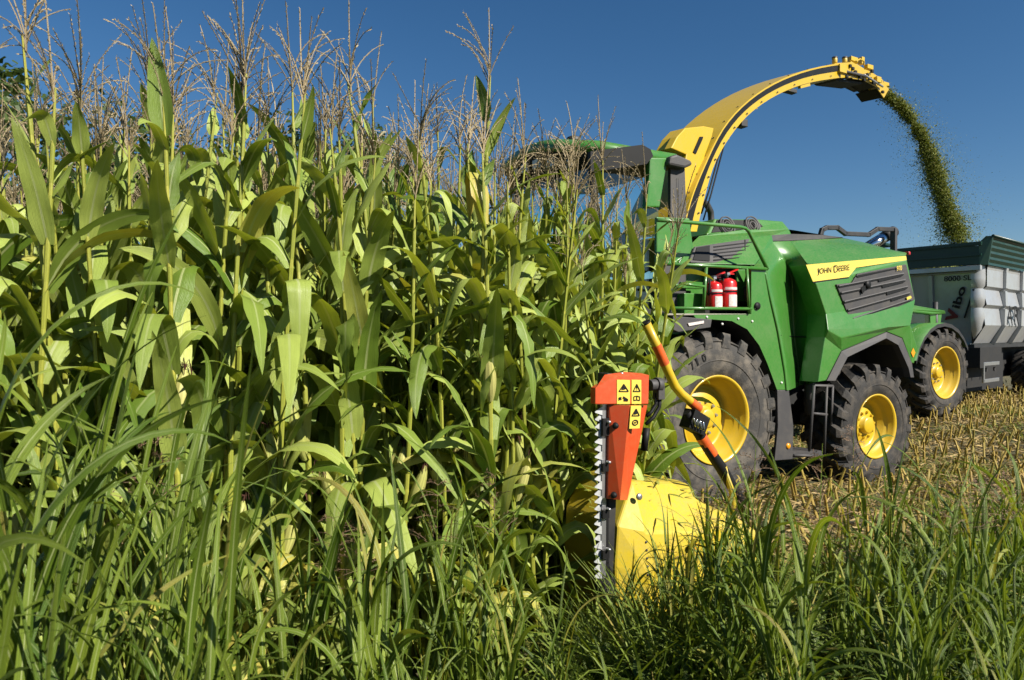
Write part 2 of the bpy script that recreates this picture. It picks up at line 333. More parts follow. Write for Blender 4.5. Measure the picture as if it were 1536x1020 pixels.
class LB:
    """collects strips of quads with UVs and a tint"""
    def __init__(s): s.v = []; s.q = []; s.uv = []; s.t = []; s.n = 0
    def grid(s, P, tint, u0=0.0, u1=1.0):
        """P (rows, cols, 3)"""
        r, c, _ = P.shape; s.v.append(P.reshape(-1, 3)); s.t.append(np.full(r * c, tint))
        idx = np.arange(r * c).reshape(r, c) + s.n; s.n += r * c
        q = np.stack([idx[:-1, :-1], idx[:-1, 1:], idx[1:, 1:], idx[1:, :-1]], -1).reshape(-1, 4); s.q.append(q)
        uu, vv = np.meshgrid(np.linspace(u0, u1, c), np.linspace(0, 1, r))
        w = np.stack([uu, vv], -1)
        s.uv.append(np.stack([w[:-1, :-1], w[:-1, 1:], w[1:, 1:], w[1:, :-1]], 2).reshape(-1, 2))
    def tube(s, P, R, tint, k=5):
        P = np.asarray(P, float); n = len(P); T = np.gradient(P, axis=0); T /= np.linalg.norm(T, axis=1)[:, None] + 1e-9
        ref = np.array([0.3, 0.95, 0.1]); X = np.cross(T, ref); X /= np.linalg.norm(X, axis=1)[:, None] + 1e-9; Y = np.cross(T, X)
        an = np.linspace(0, 2 * math.pi, k + 1); R = np.broadcast_to(np.asarray(R, float), (n,))
        G = P[:, None, :] + R[:, None, None] * (np.cos(an)[None, :, None] * X[:, None, :] + np.sin(an)[None, :, None] * Y[:, None, :])
        s.grid(G, tint)
    def arrays(s):
        return np.concatenate(s.v), np.concatenate(s.q), np.concatenate(s.uv), np.concatenate(s.t)
    def build(s, name, mat):
        return mesh_arrays(name, *s.arrays(), mat)

def obj(name, me, parent=None):
    o = bpy.data.objects.new(name, me); COL.objects.link(o)
    if parent: o.parent = parent
    return o

def text_ratio(body):
    cu = bpy.data.curves.new("letters", 'FONT'); cu.body = body; t = bpy.data.objects.new("letters", cu); COL.objects.link(t)
    me = bpy.data.meshes.new_from_object(t.evaluated_get(bpy.context.evaluated_depsgraph_get())); co = np.array([v.co[:] for v in me.vertices]); s = co.max(0) - co.min(0)
    bpy.data.objects.remove(t); bpy.data.curves.remove(cu); bpy.data.meshes.remove(me); return s[0] / s[1]

def text_mesh(body, mat, size_h, origin, xdir, ydir, width=None, depth=0.004, shear=0.0, name="lettering", parent=None, bold=0.0):
    """lettering laid on a panel: origin is the lower left corner, in the parent's coordinates"""
    cu = bpy.data.curves.new("letters", 'FONT'); cu.body = body; cu.size = 1.0; cu.extrude = 0.0; cu.shear = shear; cu.offset = bold
    t = bpy.data.objects.new("letters", cu); COL.objects.link(t)
    dg = bpy.context.evaluated_depsgraph_get(); me = bpy.data.meshes.new_from_object(t.evaluated_get(dg))
    bpy.data.objects.remove(t); bpy.data.curves.remove(cu)
    co = np.array([v.co[:] for v in me.vertices]); mn = co.min(0); mxx = co.max(0); sz = mxx - mn
    X = np.array(xdir, float); X /= np.linalg.norm(X); Y = np.array(ydir, float); Y /= np.linalg.norm(Y); Z = np.cross(X, Y)
    sy = size_h / sz[1]; sx = (width / sz[0]) if width else sy
    out = np.array(origin)[None, :] + ((co[:, 0] - mn[0]) * sx)[:, None] * X + ((co[:, 1] - mn[1]) * sy)[:, None] * Y + depth * Z
    me.vertices.foreach_set("co", out.astype(np.float32).ravel()); me.materials.clear(); me.materials.append(M[mat])
    me.update()
    return obj(name, me, parent)

rng = np.random.default_rng(7)
random.seed(7)
#%%GROUND
# ---------------------------------------------------------------- ground
def build_ground():
    # fine near the machines, coarse to the horizon
    xs = np.concatenate([[-1500, -600, -250, -110, -60, -40, -30], np.arange(-24, 34.01, 0.5), [38, 46, 60, 110, 250, 600, 1500]])
    ys = np.concatenate([[-1500, -600, -250, -90, -40, -20, -12], np.arange(-8, 44.01, 0.5), [48, 56, 70, 110, 250, 600, 1500]])
    X, Y = np.meshgrid(xs, ys); Z = ground_z(X, Y)
    P = np.stack([X, Y, Z], -1); lb = LB(); lb.grid(P, 0.0)
    o = obj("ground", mesh_arrays("ground", *lb.arrays(), M['soil'])); o["kind"] = "structure"
    return o
build_ground()

# ---------------------------------------------------------------- wheels
def wheel(parent, c, R, width, rr, dish, side=1, lugs=21, mat='tyre', nums=None, phase=0.0, disc_r=0.62):
    """tyre > rim; c = centre of the outer face, side=+1 when the wheel runs to +b"""
    s = side; c = np.array(c, float); ax = np.array([0, s, 0.0])
    T = MB(); Rb = R - 0.072; w = width
    prof = [(0.06, rr - 0.005), (0.015, rr + 0.025), (-0.012, rr + (Rb - rr) * 0.33), (-0.018, rr + (Rb - rr) * 0.55), (0.0, rr + (Rb - rr) * 0.78), (0.035, Rb - 0.045), (0.085, Rb - 0.012), (0.2, Rb), (w / 2, Rb + 0.008),
            (w - 0.2, Rb), (w - 0.085, Rb - 0.012), (w - 0.035, Rb - 0.045), (w, rr + (Rb - rr) * 0.78), (w + 0.018, rr + (Rb - rr) * 0.55), (w - 0.015, rr + 0.025), (w - 0.06, rr - 0.005)]
    T.lathe(prof, c, ax, mat, k=72)
    # rings pressed into the sidewall
    for rq, dx in ((rr + (Rb - rr) * 0.42, -0.022), (rr + (Rb - rr) * 0.9, 0.008)):
        T.lathe([(dx + 0.012, rq - 0.012), (dx, rq - 0.006), (dx, rq + 0.006), (dx + 0.012, rq + 0.012)], c, ax, mat, k=72)
    def P(ang, h, r): return c + np.array([r * math.sin(ang) , s * h, r * math.cos(ang)])
    lw = 2 * math.pi / lugs * 0.46
    for half in (0, 1):
        for i in range(lugs):
            a0 = phase + 2 * math.pi * (i + 0.5 * half) / lugs
            hs = [0.56, 0.42, 0.28, 0.14, 0.05, -0.004, -0.012]
            rt = [R - 0.005, R, R, R - 0.002, R - 0.012, R - 0.06, R - 0.13]
            rb_ = [Rb - 0.02, Rb - 0.02, Rb - 0.02, Rb - 0.03, Rb - 0.06, Rb - 0.10, Rb - 0.13]
            sw = [0.0, 0.10, 0.20, 0.29, 0.34, 0.37, 0.385]
            vs = []
            for j, hh in enumerate(hs):
                h = hh * w if hh > 0.04 else hh
                h = h if half == 0 else w - h
                a = a0 - sw[j] * 0.78 / R; q = lw * (1.0 if j < 4 else (1.12 if j == 4 else 0.9))
                vs += [P(a - q * 0.62, h, rb_[j]), P(a - q * 0.40, h, rt[j]), P(a + q * 0.40, h, rt[j]), P(a + q * 0.62, h, rb_[j])]
            n = len(hs); fs = []
            for j in range(n - 1):
                o = j * 4
                fs += [(o, o + 1, o + 5, o + 4), (o + 1, o + 2, o + 6, o + 5), (o + 2, o + 3, o + 7, o + 6)]
            fs += [(0, 3, 2, 1), (4 * n - 4, 4 * n - 3, 4 * n - 2, 4 * n - 1)]
            T.add(vs, fs, mat)
    # raised size figures on the sidewall
    t = T.build("tyre", parent)
    rim = MB(); d = dish
    pr = [(0.075, rr - 0.02), (0.03, rr + 0.012), (0.0, rr + 0.022), (0.005, rr + 0.002), (0.03, rr - 0.022), (0.10, rr - 0.034), (0.115, rr - 0.06), (d * 0.55, rr - 0.07), (d * 0.6, rr - 0.095), (d * 0.95, rr - 0.105), (d, rr - 0.14),
          (d * 1.0, rr * disc_r), (d * 0.82, rr * disc_r - 0.06), (d * 0.80, rr * 0.30), (d * 0.80, 0.13), (d * 0.55, 0.125), (d * 0.5, 0.10), (d * 0.5, 0.001)]
    rim.lathe(pr, c, ax, 'yellow', k=64)
    for i in range(10):
        a = 2 * math.pi * i / 10 + 0.2; rb2 = 0.21 if rr > 0.5 else 0.19
        q = c + np.array([rb2 * math.sin(a), s * (d * 0.80), rb2 * math.cos(a)])
        rim.lathe([(-0.03, 0.001), (-0.03, 0.016), (-0.012, 0.018), (-0.012, 0.024), (0.0, 0.024)], q, ax, 'steel' if rr > 0.5 else 'yellow', k=6, smooth=False)
    rim.lathe([(w * 0.75, rr - 0.03), (w * 0.75, 0.01)], c, ax, 'void', k=40)
    rim.build("rim", t)
    return t

# ---------------------------------------------------------------- forage harvester
GZ = float(ground_z(F0[0], F0[1]))
HV = empty("forage_harvester", F0, AL)
tag(HV, "green and yellow forage harvester with a tall curved spout cutting into the maize", "harvester")
MID = 1.55            # lengthwise centre plane
def mir(p): return np.array([p[0], 2 * MID - p[1], p[2]])

FT = wheel(HV, (0.0, 0.0, 1.03), 1.10, 0.78, 0.535, 0.30, 1, 20, 'tyre', phase=0.1, disc_r=0.70)
for i_, ch in enumerate("710"):     # size figures on the near sidewall
    th_ = math.radians(-33 + 7.5 * i_); X_ = (math.cos(th_), 0, -math.sin(th_)); Y_ = (math.sin(th_), 0, math.cos(th_)); c_ = np.array([.765 * math.sin(th_), -.021, 1.03 + .765 * math.cos(th_)])
    text_mesh(ch, 'ink', .10, c_ - np.array(X_) * .03, X_, Y_, width=.06 if ch != "1" else .025, name="size_figure", parent=FT, bold=.01)
wheel(HV, (3.233, 0.0, 0.735), 0.915, 0.66, 0.455, 0.24, 1, 19, 'tyre_dark', disc_r=0.60)
wheel(HV, (0.0, 2 * MID, 1.03), 1.10, 0.78, 0.535, 0.30, -1, 20, 'tyre', disc_r=0.70)
wheel(HV, (3.233, 2 * MID, 0.735), 0.915, 0.66, 0.455, 0.24, -1, 19, 'tyre_dark', disc_r=0.60)

def pix(pts, b): return [U(x, y, b if len(p) == 2 else p[2]) for p in pts for (x, y) in [p[:2]]]
def panel(mb, pts, b, th, m, mside=None):
    """sheet-metal panel traced on the lengthwise plane b (or own b per point), th thick"""
    mb.prism(pix(pts, b), (0, th, 0), m, mside)

# rear hood: side wall, sloping shoulder, roof, closed on the far side by its mirror image
def hood():
    sA = U(1183, 344, 0.75); s1 = U(1186, 361.5, 0.62); s2 = U(1212, 397, 0.16); s3 = U(1224, 426, 0.11); s4 = U(1239, 471, 0.10); s5 = U(1237.5, 506, 0.10); s6 = U(1227, 573, 0.10)
    c1 = U(1265, 357, 0.90); c2 = U(1303, 365, 0.70); e0 = U(1356, 380.5, 0.30); e1 = U(1358, 384, 0.16); e2 = U(1360, 391, 0.13); e3 = U(1373, 450, 0.10); e4 = U(1366, 488, 0.06); e5 = U(1377, 523, 0.10); e6 = U(1371, 545, 0.12)
    a5 = U(1368, 544, 0.10); a4 = U(1353.5, 507, 0.10); a3 = U(1330, 497.6, 0.10); a2 = U(1262, 526.5, 0.10); a1 = U(1239.5, 571, 0.10)
    k1 = U(1242, 495, 0.04); k2 = U(1262, 507, 0.03); k3 = U(1331, 491, 0.03)
    h = MB()
    F = []
    top = [s1, c1, c2, e0]; bot = [s2, s2 + (e1 - s2) * .33, s2 + (e1 - s2) * .66, e1]
    md = [(a + b) / 2 + np.array([0, -.035, .03]) * min(i, 1) for i, (a, b) in enumerate(zip(top, bot))]
    h.loft([top, md, bot], 'green', 14, 9); h.loft([[mir(q) for q in c] for c in (top, md, bot)], 'green', 14, 9)
    F += [(s2, s3, s4, e3, e2, e1)]                                   # upper side
    F += [(s4, k1, k2, k3, e4, e3)]                                   # bevel
    F += [(s4, s5, k1), (k1, s5, a2, k2), (s5, s6, a1, a2), (k2, a2, a3, k3), (k3, a3, a4, e4), (a4, a5, e6, e5, e4)]
    for f in F:
        h.add(f, [tuple(range(len(f)))], 'green'); h.add([mir(p) for p in f], [tuple(range(len(f)))], 'green')
    # roof between the shoulders and the rear end
    def strip(L):
        for p, q in zip(L[:-1], L[1:]): h.add([p, q, mir(q), mir(p)], [(0, 1, 2, 3)], 'green')
    strip([sA, c1, c2, e0]); strip([e0, e1, e2, e3, e4, e5, e6])
    # turned-in lips of the front edge and the wheel opening
    for L, dep in (([s1, s2, s3, s4, s5, s6], 0.30), ([s6, a1, a2, a3, a4, a5, e6], 0.12)):
        for p, q in zip(L[:-1], L[1:]):
            d = np.array([0.0, dep, 0]); h.add([p, q, q + d, p + d], [(0, 1, 2, 3)], 'green'); h.add([mir(p), mir(q), mir(q) - d, mir(p) - d], [(0, 1, 2, 3)], 'green')
    body = h.build("rear_hood", HV, bevel=0.012)
    # black strip along the shoulder
    t = MB(); nrm = np.array([0, -0.004, 0.006])
    st = [U(1157, 353.5, 0.62), U(1186, 351.5, 0.68), U(1233, 353, 0.80), U(1264, 356.5, 0.90), U(1227, 359.4, 0.77), U(1187, 361.5, 0.63), U(1158, 362, 0.60)]
    t.prism([p + nrm for p in st], (0, 0.02, -0.01), 'grey'); t.build("trim_strip", HV)
    # yellow stripe with lettering
    y = MB(); o = np.array([0, -0.012, 0.0])
    ys = [U(1208, 397.3, 0.15), U(1358, 384, 0.15), U(1358.8, 390.2, 0.14), U(1283, 401.5, 0.14), U(1272, 415.5, 0.12), U(1218.5, 422.5, 0.12)]
    y.prism([p + o for p in ys], (0, 0.008, 0), 'decal')
    ud = [p + o * 0.7 for p in (U(1218.5, 422.5, 0.12), U(1272, 415.5, 0.12), U(1273, 417.4, 0.12), U(1219.5, 424.6, 0.12))]
    y.prism(ud, (0, 0.006, 0), 'ink')
    ys_o = y.build("stripe", body)
    pl = 0.132 - 0.012
    b0 = U(1225.5, 411.5, pl); b1 = U(1274, 405.0, pl); top = U(1227, 398.6, pl)
    Xd = b1 - b0; Yd = np.array([0.0, 0, 1.0])
    Xu = Xd / np.linalg.norm(Xd)
    # capitals with a larger J and D
    L = np.linalg.norm(Xd); hh = 0.080
    pcs = [("J", 1.3, -.018), ("O", 1, 0), ("H", 1, 0), ("N", 1, 0), (None, .34, 0), ("D", 1.3, -.010), ("E", 1, 0), ("E", 1, 0), ("R", 1, 0), ("E", 1, 0)]
    wd = [text_ratio(c) * hh * s * (1.5 if c == 'J' else 1.0) if c else s * hh for c, s, _ in pcs]; gap = .17 * hh; tot = sum(wd) + gap * (len(pcs) - 1); kx = L / tot; x0 = 0.0
    for (c, s, dz), w0 in zip(pcs, wd):
        if c: text_mesh(c, 'ink', hh * s, b0 + Xu * x0 * kx + np.array([0, 0, dz]), Xu, Yd, width=w0 * kx, name="letter", parent=ys_o, bold=0.0)
        x0 += w0 + gap
    # louvred grille
    g = MB(); gp = 0.085
    q = [U(1255, 426.5, gp), U(1278.5, 423.8, gp), U(1287, 410.5, gp), U(1359.5, 396.5, gp), U(1372.5, 449.5, gp), U(1287.5, 487, gp), U(1275.6, 480.5, gp)]
    g.prism(q, (0, 0.03, 0), 'grey')
    gr = g.build("grille", HV, bevel=0.006)
    lv = MB(); fp = gp - 0.012
    def lerp(p, r, t): return (p[0] + (r[0] - p[0]) * t, p[1] + (r[1] - p[1]) * t)
    Lft = [(1259, 430), (1262.5, 440), (1267, 453.5), (1272.5, 466), (1280, 478.5)]; Rgt = [(1356, 411), (1358.5, 420.5), (1362, 430.5), (1365, 440), (1367, 450)]
    lv.prism([U(1284, 413.5, fp), U(1340, 402.7, fp), U(1350, 402, fp), U(1287, 416, fp)], (0, 0.008, 0), 'ink')
    for i, (l, r) in enumerate(zip(Lft, Rgt)):
        lv.prism([U(*l, fp), U(*r, fp), U(r[0], r[1] + 1.5, fp), U(l[0] + .4, l[1] + 1.6, fp)], (0, 0.008, 0), 'ink')
        if i < 4:      # open slots towards the back
            t0 = 0.60 + 0.03 * i; s0 = lerp(l, r, t0); rr2 = lerp(l, r, 0.965)
            lv.prism([U(s0[0], s0[1] - 0.5, fp - 0.003), U(rr2[0], rr2[1] - 0.8, fp - 0.003), U(rr2[0] + 1, rr2[1] + 2.6, fp - 0.003), U(s0[0] + 1.2, s0[1] + 4.2, fp - 0.003)], (0, 0.008, 0), 'ink')
        # raised slat edges
        lv.prism([U(l[0], l[1] - 2.2, fp - 0.006), U(r[0], r[1] - 2.2, fp - 0.006), U(r[0], r[1] - 0.6, fp - 0.012), U(l[0], l[1] - 0.6, fp - 0.012)], (0, 0.014, 0), 'grey')
    lv.lathe([(-0.03, 0.001), (-0.03, 0.055), (0.0, 0.06)], U(1300.5, 427, fp), (0, 1, 0), 'ink', k=14)
    lv.prism([U(1292, 432, fp - .02), U(1298, 428, fp - .02), U(1299, 434, fp - .02), U(1294, 441, fp - .02)], (0, 0.02, 0), 'ink')
    lv.build("louvres", gr)
    nm = U(1345, 406.5, fp - 0.01); text_mesh("970", 'decal', 0.075, nm, Xu, Yd, width=0.13, name="model_number", parent=gr, bold=0.02)
    sm = MB(); sm.prism([U(1360, 446, fp - .012), U(1366.5, 443.5, fp - .012), U(1367.5, 447, fp - .012), U(1361, 450, fp - .012)], (0, 0.006, 0), 'decal'); sm.build("badge", gr)
    # seam between grille and end of the hood, tail lamp
    tl = MB(); tl.box(U(1359, 382, 0.2) + np.array([0.02, 0, 0.02]), (0.05, 0.10, 0.05), 'redlens'); tl.build("tail_lamp", HV, bevel=0.01)
    dm = MB(); cc = U(1370, 529, 0.085); dm.prism([cc + np.array([0, 0, .075]), cc + np.array([.055, 0, 0]), cc + np.array([0, 0, -.075]), cc + np.array([-.055, 0, 0])], (0, 0.008, 0), 'amber'); dm.build("reflector", HV)
    # black wheel-arch liner
    ar = MB()
    oa = [(1240.5, 571), (1262.5, 527), (1330, 498.2), (1353, 507.5), (1367.8, 544), (1371, 566)]; ia = [(1253, 571), (1271.5, 535.5), (1329.5, 507.3), (1347.5, 517.5), (1363, 552), (1366, 566)]
    for i in range(5):
        ar.prism([U(*oa[i], 0.08), U(*oa[i + 1], 0.08), U(*ia[i + 1], 0.05), U(*ia[i], 0.05)], (0, 0.10, 0), 'grey')
    for i in range(5):
        p, r = U(*ia[i], 0.07), U(*ia[i + 1], 0.07); d = np.array([0, 0.75, 0]); ar.add([p, r, r + d, p + d], [(0, 1, 2, 3)], 'black')
    ar.build("wheel_arch", HV)
hood()

# dark inner mass: frame, engine and axles
core = MB()
core.box((2.9, MID, 1.95), (2.6, 1.5, 1.9), 'void'); core.box((1.0, MID, 1.75), (1.6, 1.9, 1.5), 'void')
core.box((1.7, MID, 1.0), (5.0, 1.1, 0.6), 'void'); core.tube([(0, 0.4, 1.03), (0, 2 * MID - 0.4, 1.03)], 0.2, 'void'); core.tube([(3.23, 0.35, 0.74), (3.23, 2 * MID - 0.35, 0.74)], 0.14, 'void')
core.box((-1.4, MID, 1.3), (1.6, 1.2, 1.0), 'void')
core.build("chassis", HV)

# middle body: front fender panel, recess behind it
def midbody():
    p = MB()
    fr = [(1068, 479), (1098, 481.5), (1121, 494), (1139, 518), (1151, 545), (1165.5, 584.5), (1183, 584.5), (1176, 557), (1180, 546), (1170.5, 494), (1150.5, 403), (1127, 400), (1127, 471), (1040, 472), (1045, 479)]
    panel(p, fr, 0.10, 0.05, 'green')
    # return of the fender over the tyre
    L = [U(x, y, 0.10) for x, y in fr[:6]]
    for a, b in zip(L[:-1], L[1:]):
        d = np.array([0, 0.8, 0]); p.add([a, b, b + d, a + d], [(0, 1, 2, 3)], 'black')
    fp = p.build("fender_panel", HV, bevel=0.01)
    bolts = MB()
    for x, y in ((1060, 475.5), (1107, 478), (1128, 482), (1172, 574), (1083, 486), (1133, 462)):
        bolts.lathe([(-0.012, 0.001), (-0.012, 0.014), (0, 0.016)], U(x, y, 0.10), (0, 1, 0), 'white', k=8)
    bolts.build("bolts", fp)
    # recess: lit face running inwards, dark face coming back out to the hood
    r = MB()
    T0 = [U(1151, 403, .11), U(1171, 494, .11), U(1180, 547, .11), U(1184, 584, .11)]
    T1 = [U(1160, 376, .35), U(1187, 412, .50), U(1187, 480, .55), U(1192, 552, .55)]
    T2 = [U(1186.5, 362, .61), U(1214, 398, .20), U(1224.5, 427, .14), U(1238, 472, .13), U(1237, 506, .13), U(1229, 560, .13)]
    top = U(1157, 362.5, .60)
    rows = [(U(1133, 397, .30), top, U(1186, 361.5, .622)),
            (U(1151, 403, .11), U(1176, 388, .50), U(1212, 397, .162)),
            (U(1158, 435, .11), U(1188, 418, .62), U(1224, 426, .112)),
            (U(1171, 494, .11), U(1189, 480, .68), U(1239, 471, .102)),
            (U(1176, 525, .11), U(1191, 508, .68), U(1237.5, 506, .102)),
            (U(1181, 556, .11), U(1197, 548, .66), U(1233, 540, .102)),
            (U(1184, 585, .11), U(1200, 578, .64), U(1227, 573, .102))]
    r.loft([[u[0] + np.array([-.06, .05, 0]) for u in rows]] + [[u[k] for u in rows] for k in (0, 1)], 'green', 22, 13)
    r.loft([[u[k] for u in rows] for k in (1, 2)], 'green', 22, 9)
    r.build("side_recess", HV)
    sg = MB(); a = U(1192, 507, .40); e = U(1237, 507, .11)
    sg.tube([U(1171, 503, .10), U(1191, 505, .655), U(1237, 506.5, .11)], 0.008, 'ink', k=6); sg.build("seam", HV)
    # upper flank with the air grille, roof of the engine bay
    f = MB()
    F = [U(1033, 369.5, .62), U(1049, 354, .80), U(1114, 344.5, .80), U(1183, 343.5, .75), U(1186.5, 351.5, .68), U(1158, 353, .62)]
    f.add(F, [tuple(range(6))], 'green'); f.add([mir(q) for q in F], [tuple(range(6))], 'green')
    for q, w in zip(F[1:3], F[2:4]): f.add([q, w, mir(w), mir(q)], [(0, 1, 2, 3)], 'green')
    G = [U(1020, 395, .40), U(1033, 369.5, .61), U(1158, 352.5, .61), U(1160, 363, .58), U(1133, 397, .30)]
    f.prism(G, (0, 0.04, 0), 'green'); f.prism([mir(q) for q in G], (0, -0.04, 0), 'green')
    f.build("engine_cover", HV, bevel=0.01)
    g = MB(); o = np.array([0, -0.03, 0])
    def onf(x, y):  # the flank leans inwards towards the top
        t = np.clip((396 - y) / 30.0, 0, 1.4); return U(x, y, 0.39 + 0.20 * t) + o
    q = [onf(1031.5, 391), onf(1040, 370.5), onf(1157, 353.3), onf(1133.5, 395.8), onf(1034, 394)]
    g.prism(q, (0, 0.025, 0), 'grey'); gr = g.build("side_grille", HV, bevel=0.005)
    l = MB(); o = np.array([0, -0.045, 0])
    l.prism([onf(1036, 390), onf(1042, 371.5), onf(1061, 368.5), onf(1061, 392)], (0, 0.01, 0), 'ink')
    for k in range(5):
        t = k / 5.0; y0 = 370 + 4.9 * k; y1 = y0 - 1.5 - 5.0 * (1 - t)
        xr = 1152 - 4.2 * k
        l.prism([onf(1067, y0), onf(xr, y1 - 4), onf(xr - .6, y1 - 2.5), onf(1067, y0 + 1.6)], (0, 0.008, 0), 'ink')
    l.prism([onf(1113.5, 360), onf(1114.6, 360), onf(1114.6, 394), onf(1113.5, 394)], (0, 0.012, 0), 'ink')
    l.build("louvres", gr)
    # raised box on the deck with two round coolers
    d = MB()
    B = [U(1072, 328.5, 1.05), U(1139, 329, 1.05), U(1174, 332, 1.05), U(1184, 344, 0.95), U(1115, 346, 0.95), U(1060, 352, 0.95)]
    d.prism(B, (0, 1.0, 0), 'green'); dk = d.build("deck_box", HV, bevel=0.015)
    k = MB(); o = np.array([0, -0.02, 0])
    k.prism([p + o for p in (U(1075, 330, 1.04), U(1134, 330.5, 1.04), U(1143, 340, 1.0), U(1115, 344, .97), U(1066, 349, .97))], (0, 0.02, 0), 'void')
    for x, y in ((1088, 337), (1126, 336.5)):
        cc = U(x, y, 1.0) + np.array([0, -0.03, -0.02])
        for r0 in (0.045, 0.085, 0.125):
            k.lathe([(-0.01, r0), (-0.03, r0 + 0.012), (0.0, r0 + 0.022)], cc, (0, 1, -0.3), 'grey', k=20)
    k.build("cooling_fan", dk)
midbody()

# platform with rails and steps
def platform():
    p = MB()
    p.prism([U(1000, 470, .10), U(1122, 470.5, .10), U(1122, 473, .10), U(1000, 473, .10)], (0, 0.6, 0), 'rustpipe', 'green')
    p.prism([U(1010, 474, .07), U(1068, 479, .07), U(1066, 491, .07), U(1018, 498, .07), U(1008, 494, .07)], (0, 0.10, 0), 'grey')
    p.build("platform", HV, bevel=0.006)
    st = MB(); st.prism([U(1032, 485, .055), U(1056, 481, .055), U(1056, 485, .055), U(1034, 489, .055)], (0, 0.02, 0), 'label'); st.build("maker_plate", HV)
    b = MB()   # bulkhead behind the platform
    b.prism([U(1000, 398, .62), U(1135, 402, .62), U(1140, 474, .62), U(1000, 474, .62)], (0, 0.05, 0), 'green')
    b.box(U(1036, 458, .45) + np.array([0, 0.05, 0]), (0.36, 0.25, 0.30), 'green'); b.box(U(1030, 430, .5) , (0.45, 0.10, 0.05), 'green')
    b.prism([U(1105, 404, .35), U(1122, 404, .35), U(1120, 452, .35), U(1106, 452, .35)], (0, 0.03, 0), 'green')
    b.prism([U(1062, 402, .55), U(1103, 402, .55), U(1103, 446, .55), U(1062, 446, .55)], (0, 0.02, 0), 'void')
    b.build("bulkhead", HV, bevel=0.01)
    r = MB(); B = .08
    r.tube([U(985, 395, B), U(1151, 403.3, B)], 0.022, 'green', k=8); r.tube([U(1000, 462, B), U(1127, 463.2, B)], 0.020, 'green', k=8)
    r.tube([U(1059.5, 401, B), U(1055, 462, B)], 0.02, 'green', k=8); r.tube([U(1120, 402, B), U(1124, 470, B)], 0.02, 'green', k=8)
    r.tube([U(1020, 425, B), U(1058, 430, B)], 0.018, 'green', k=8)
    r.build("safety_rail", HV)
    h = MB(); h.tube([U(985, 330, B), U(1012, 331.5, B), U(1110, 340.5, B), U(1118, 342.5, B), U(1123, 347, B), U(1151, 404, B)], 0.024, 'green', k=10); h.build("hand_rail", HV)
    ch = MB(); ch.tube([U(1122, 428, .2), U(1117, 432, .2), U(1118, 445, .2), U(1123, 462, .2)], 0.012, 'ink', k=6); ch.lathe([(0, .001), (0, .05), (.05, .05), (.05, .001)], U(1137, 459, .08), (0, 1, 0), 'ink', k=14); ch.build("cable", HV)
    # mud flap, pipe, steps
    f = MB(); panel(f, [(1166, 585), (1183.5, 585), (1190.5, 640), (1189, 689), (1162, 691), (1167, 640)], .10, .04, 'grey')
    f.build("mud_flap", HV, bevel=0.008)
    rf = MB(); rf.lathe([(-0.015, .001), (-0.015, .035), (0.0, .04)], U(1182, 669, .10), (0, 1, 0), 'amber', k=16); rf.build("reflector", HV)
    e = MB(); e.tube([U(1214.5, 552, .45), U(1214, 622, .45)], 0.075, 'grey', k=14); e.tube([U(1214.5, 546, .45), U(1214.5, 552, .45)], 0.085, 'grey', k=14); e.build("filler_pipe", HV)
    g = MB(); g.tube([U(1229, 514, .3), U(1226, 570, .3)], 0.02, 'ink', k=8); g.build("gas_spring", HV)
    s = MB()
    for (x0, y0, x1, y1) in ((1221, 578, 1249, 579), (1240, 578, 1236, 680), (1249, 579, 1246, 650), (1218, 620, 1240, 622), (1190, 683, 1234, 684), (1221, 578, 1214, 676)):
        s.tube([U(x0, y0, .12), U(x1, y1, .12)], 0.022, 'grey', k=6)
    s.prism([U(1189, 676, .12), U(1232, 676, .12), U(1234, 682, .12), U(1189, 687, .12)], (0, 0.35, 0), 'grey')
    s.build("steps", HV)
platform()

# black guard frame and exhaust behind the hood, far side
gf = MB(); Bq = 1.3
def guard():
    P = [(1231, 352), (1233, 345), (1240, 341.5), (1256, 341.5), (1268, 350.5), (1303, 352), (1316, 343.5), (1340, 344.2)]
    pts = [U(x, y, Bq) for x, y in P]
    for a, b in zip(pts[:-1], pts[1:]):
        t = (b - a) / np.linalg.norm(b - a); n = np.cross(t, [0, 1, 0]); gf.box((a + b) / 2, (np.linalg.norm(b - a) + 0.05, 0.06, 0.075), 'black', (t, (0, 1, 0), n))
    gf.box(U(1340.5, 360, Bq), (0.07, 0.10, 0.42), 'grey'); gf.build("guard_frame", HV, bevel=0.008)
    e = MB(); e.tube([U(1300, 372, 1.5), U(1334, 351, 1.5)], 0.10, 'chrome', k=18); e.tube([U(1325, 356.5, 1.5), U(1340, 347.5, 1.5)], 0.105, 'black', k=18); e.build("exhaust_pipe", HV)
guard()

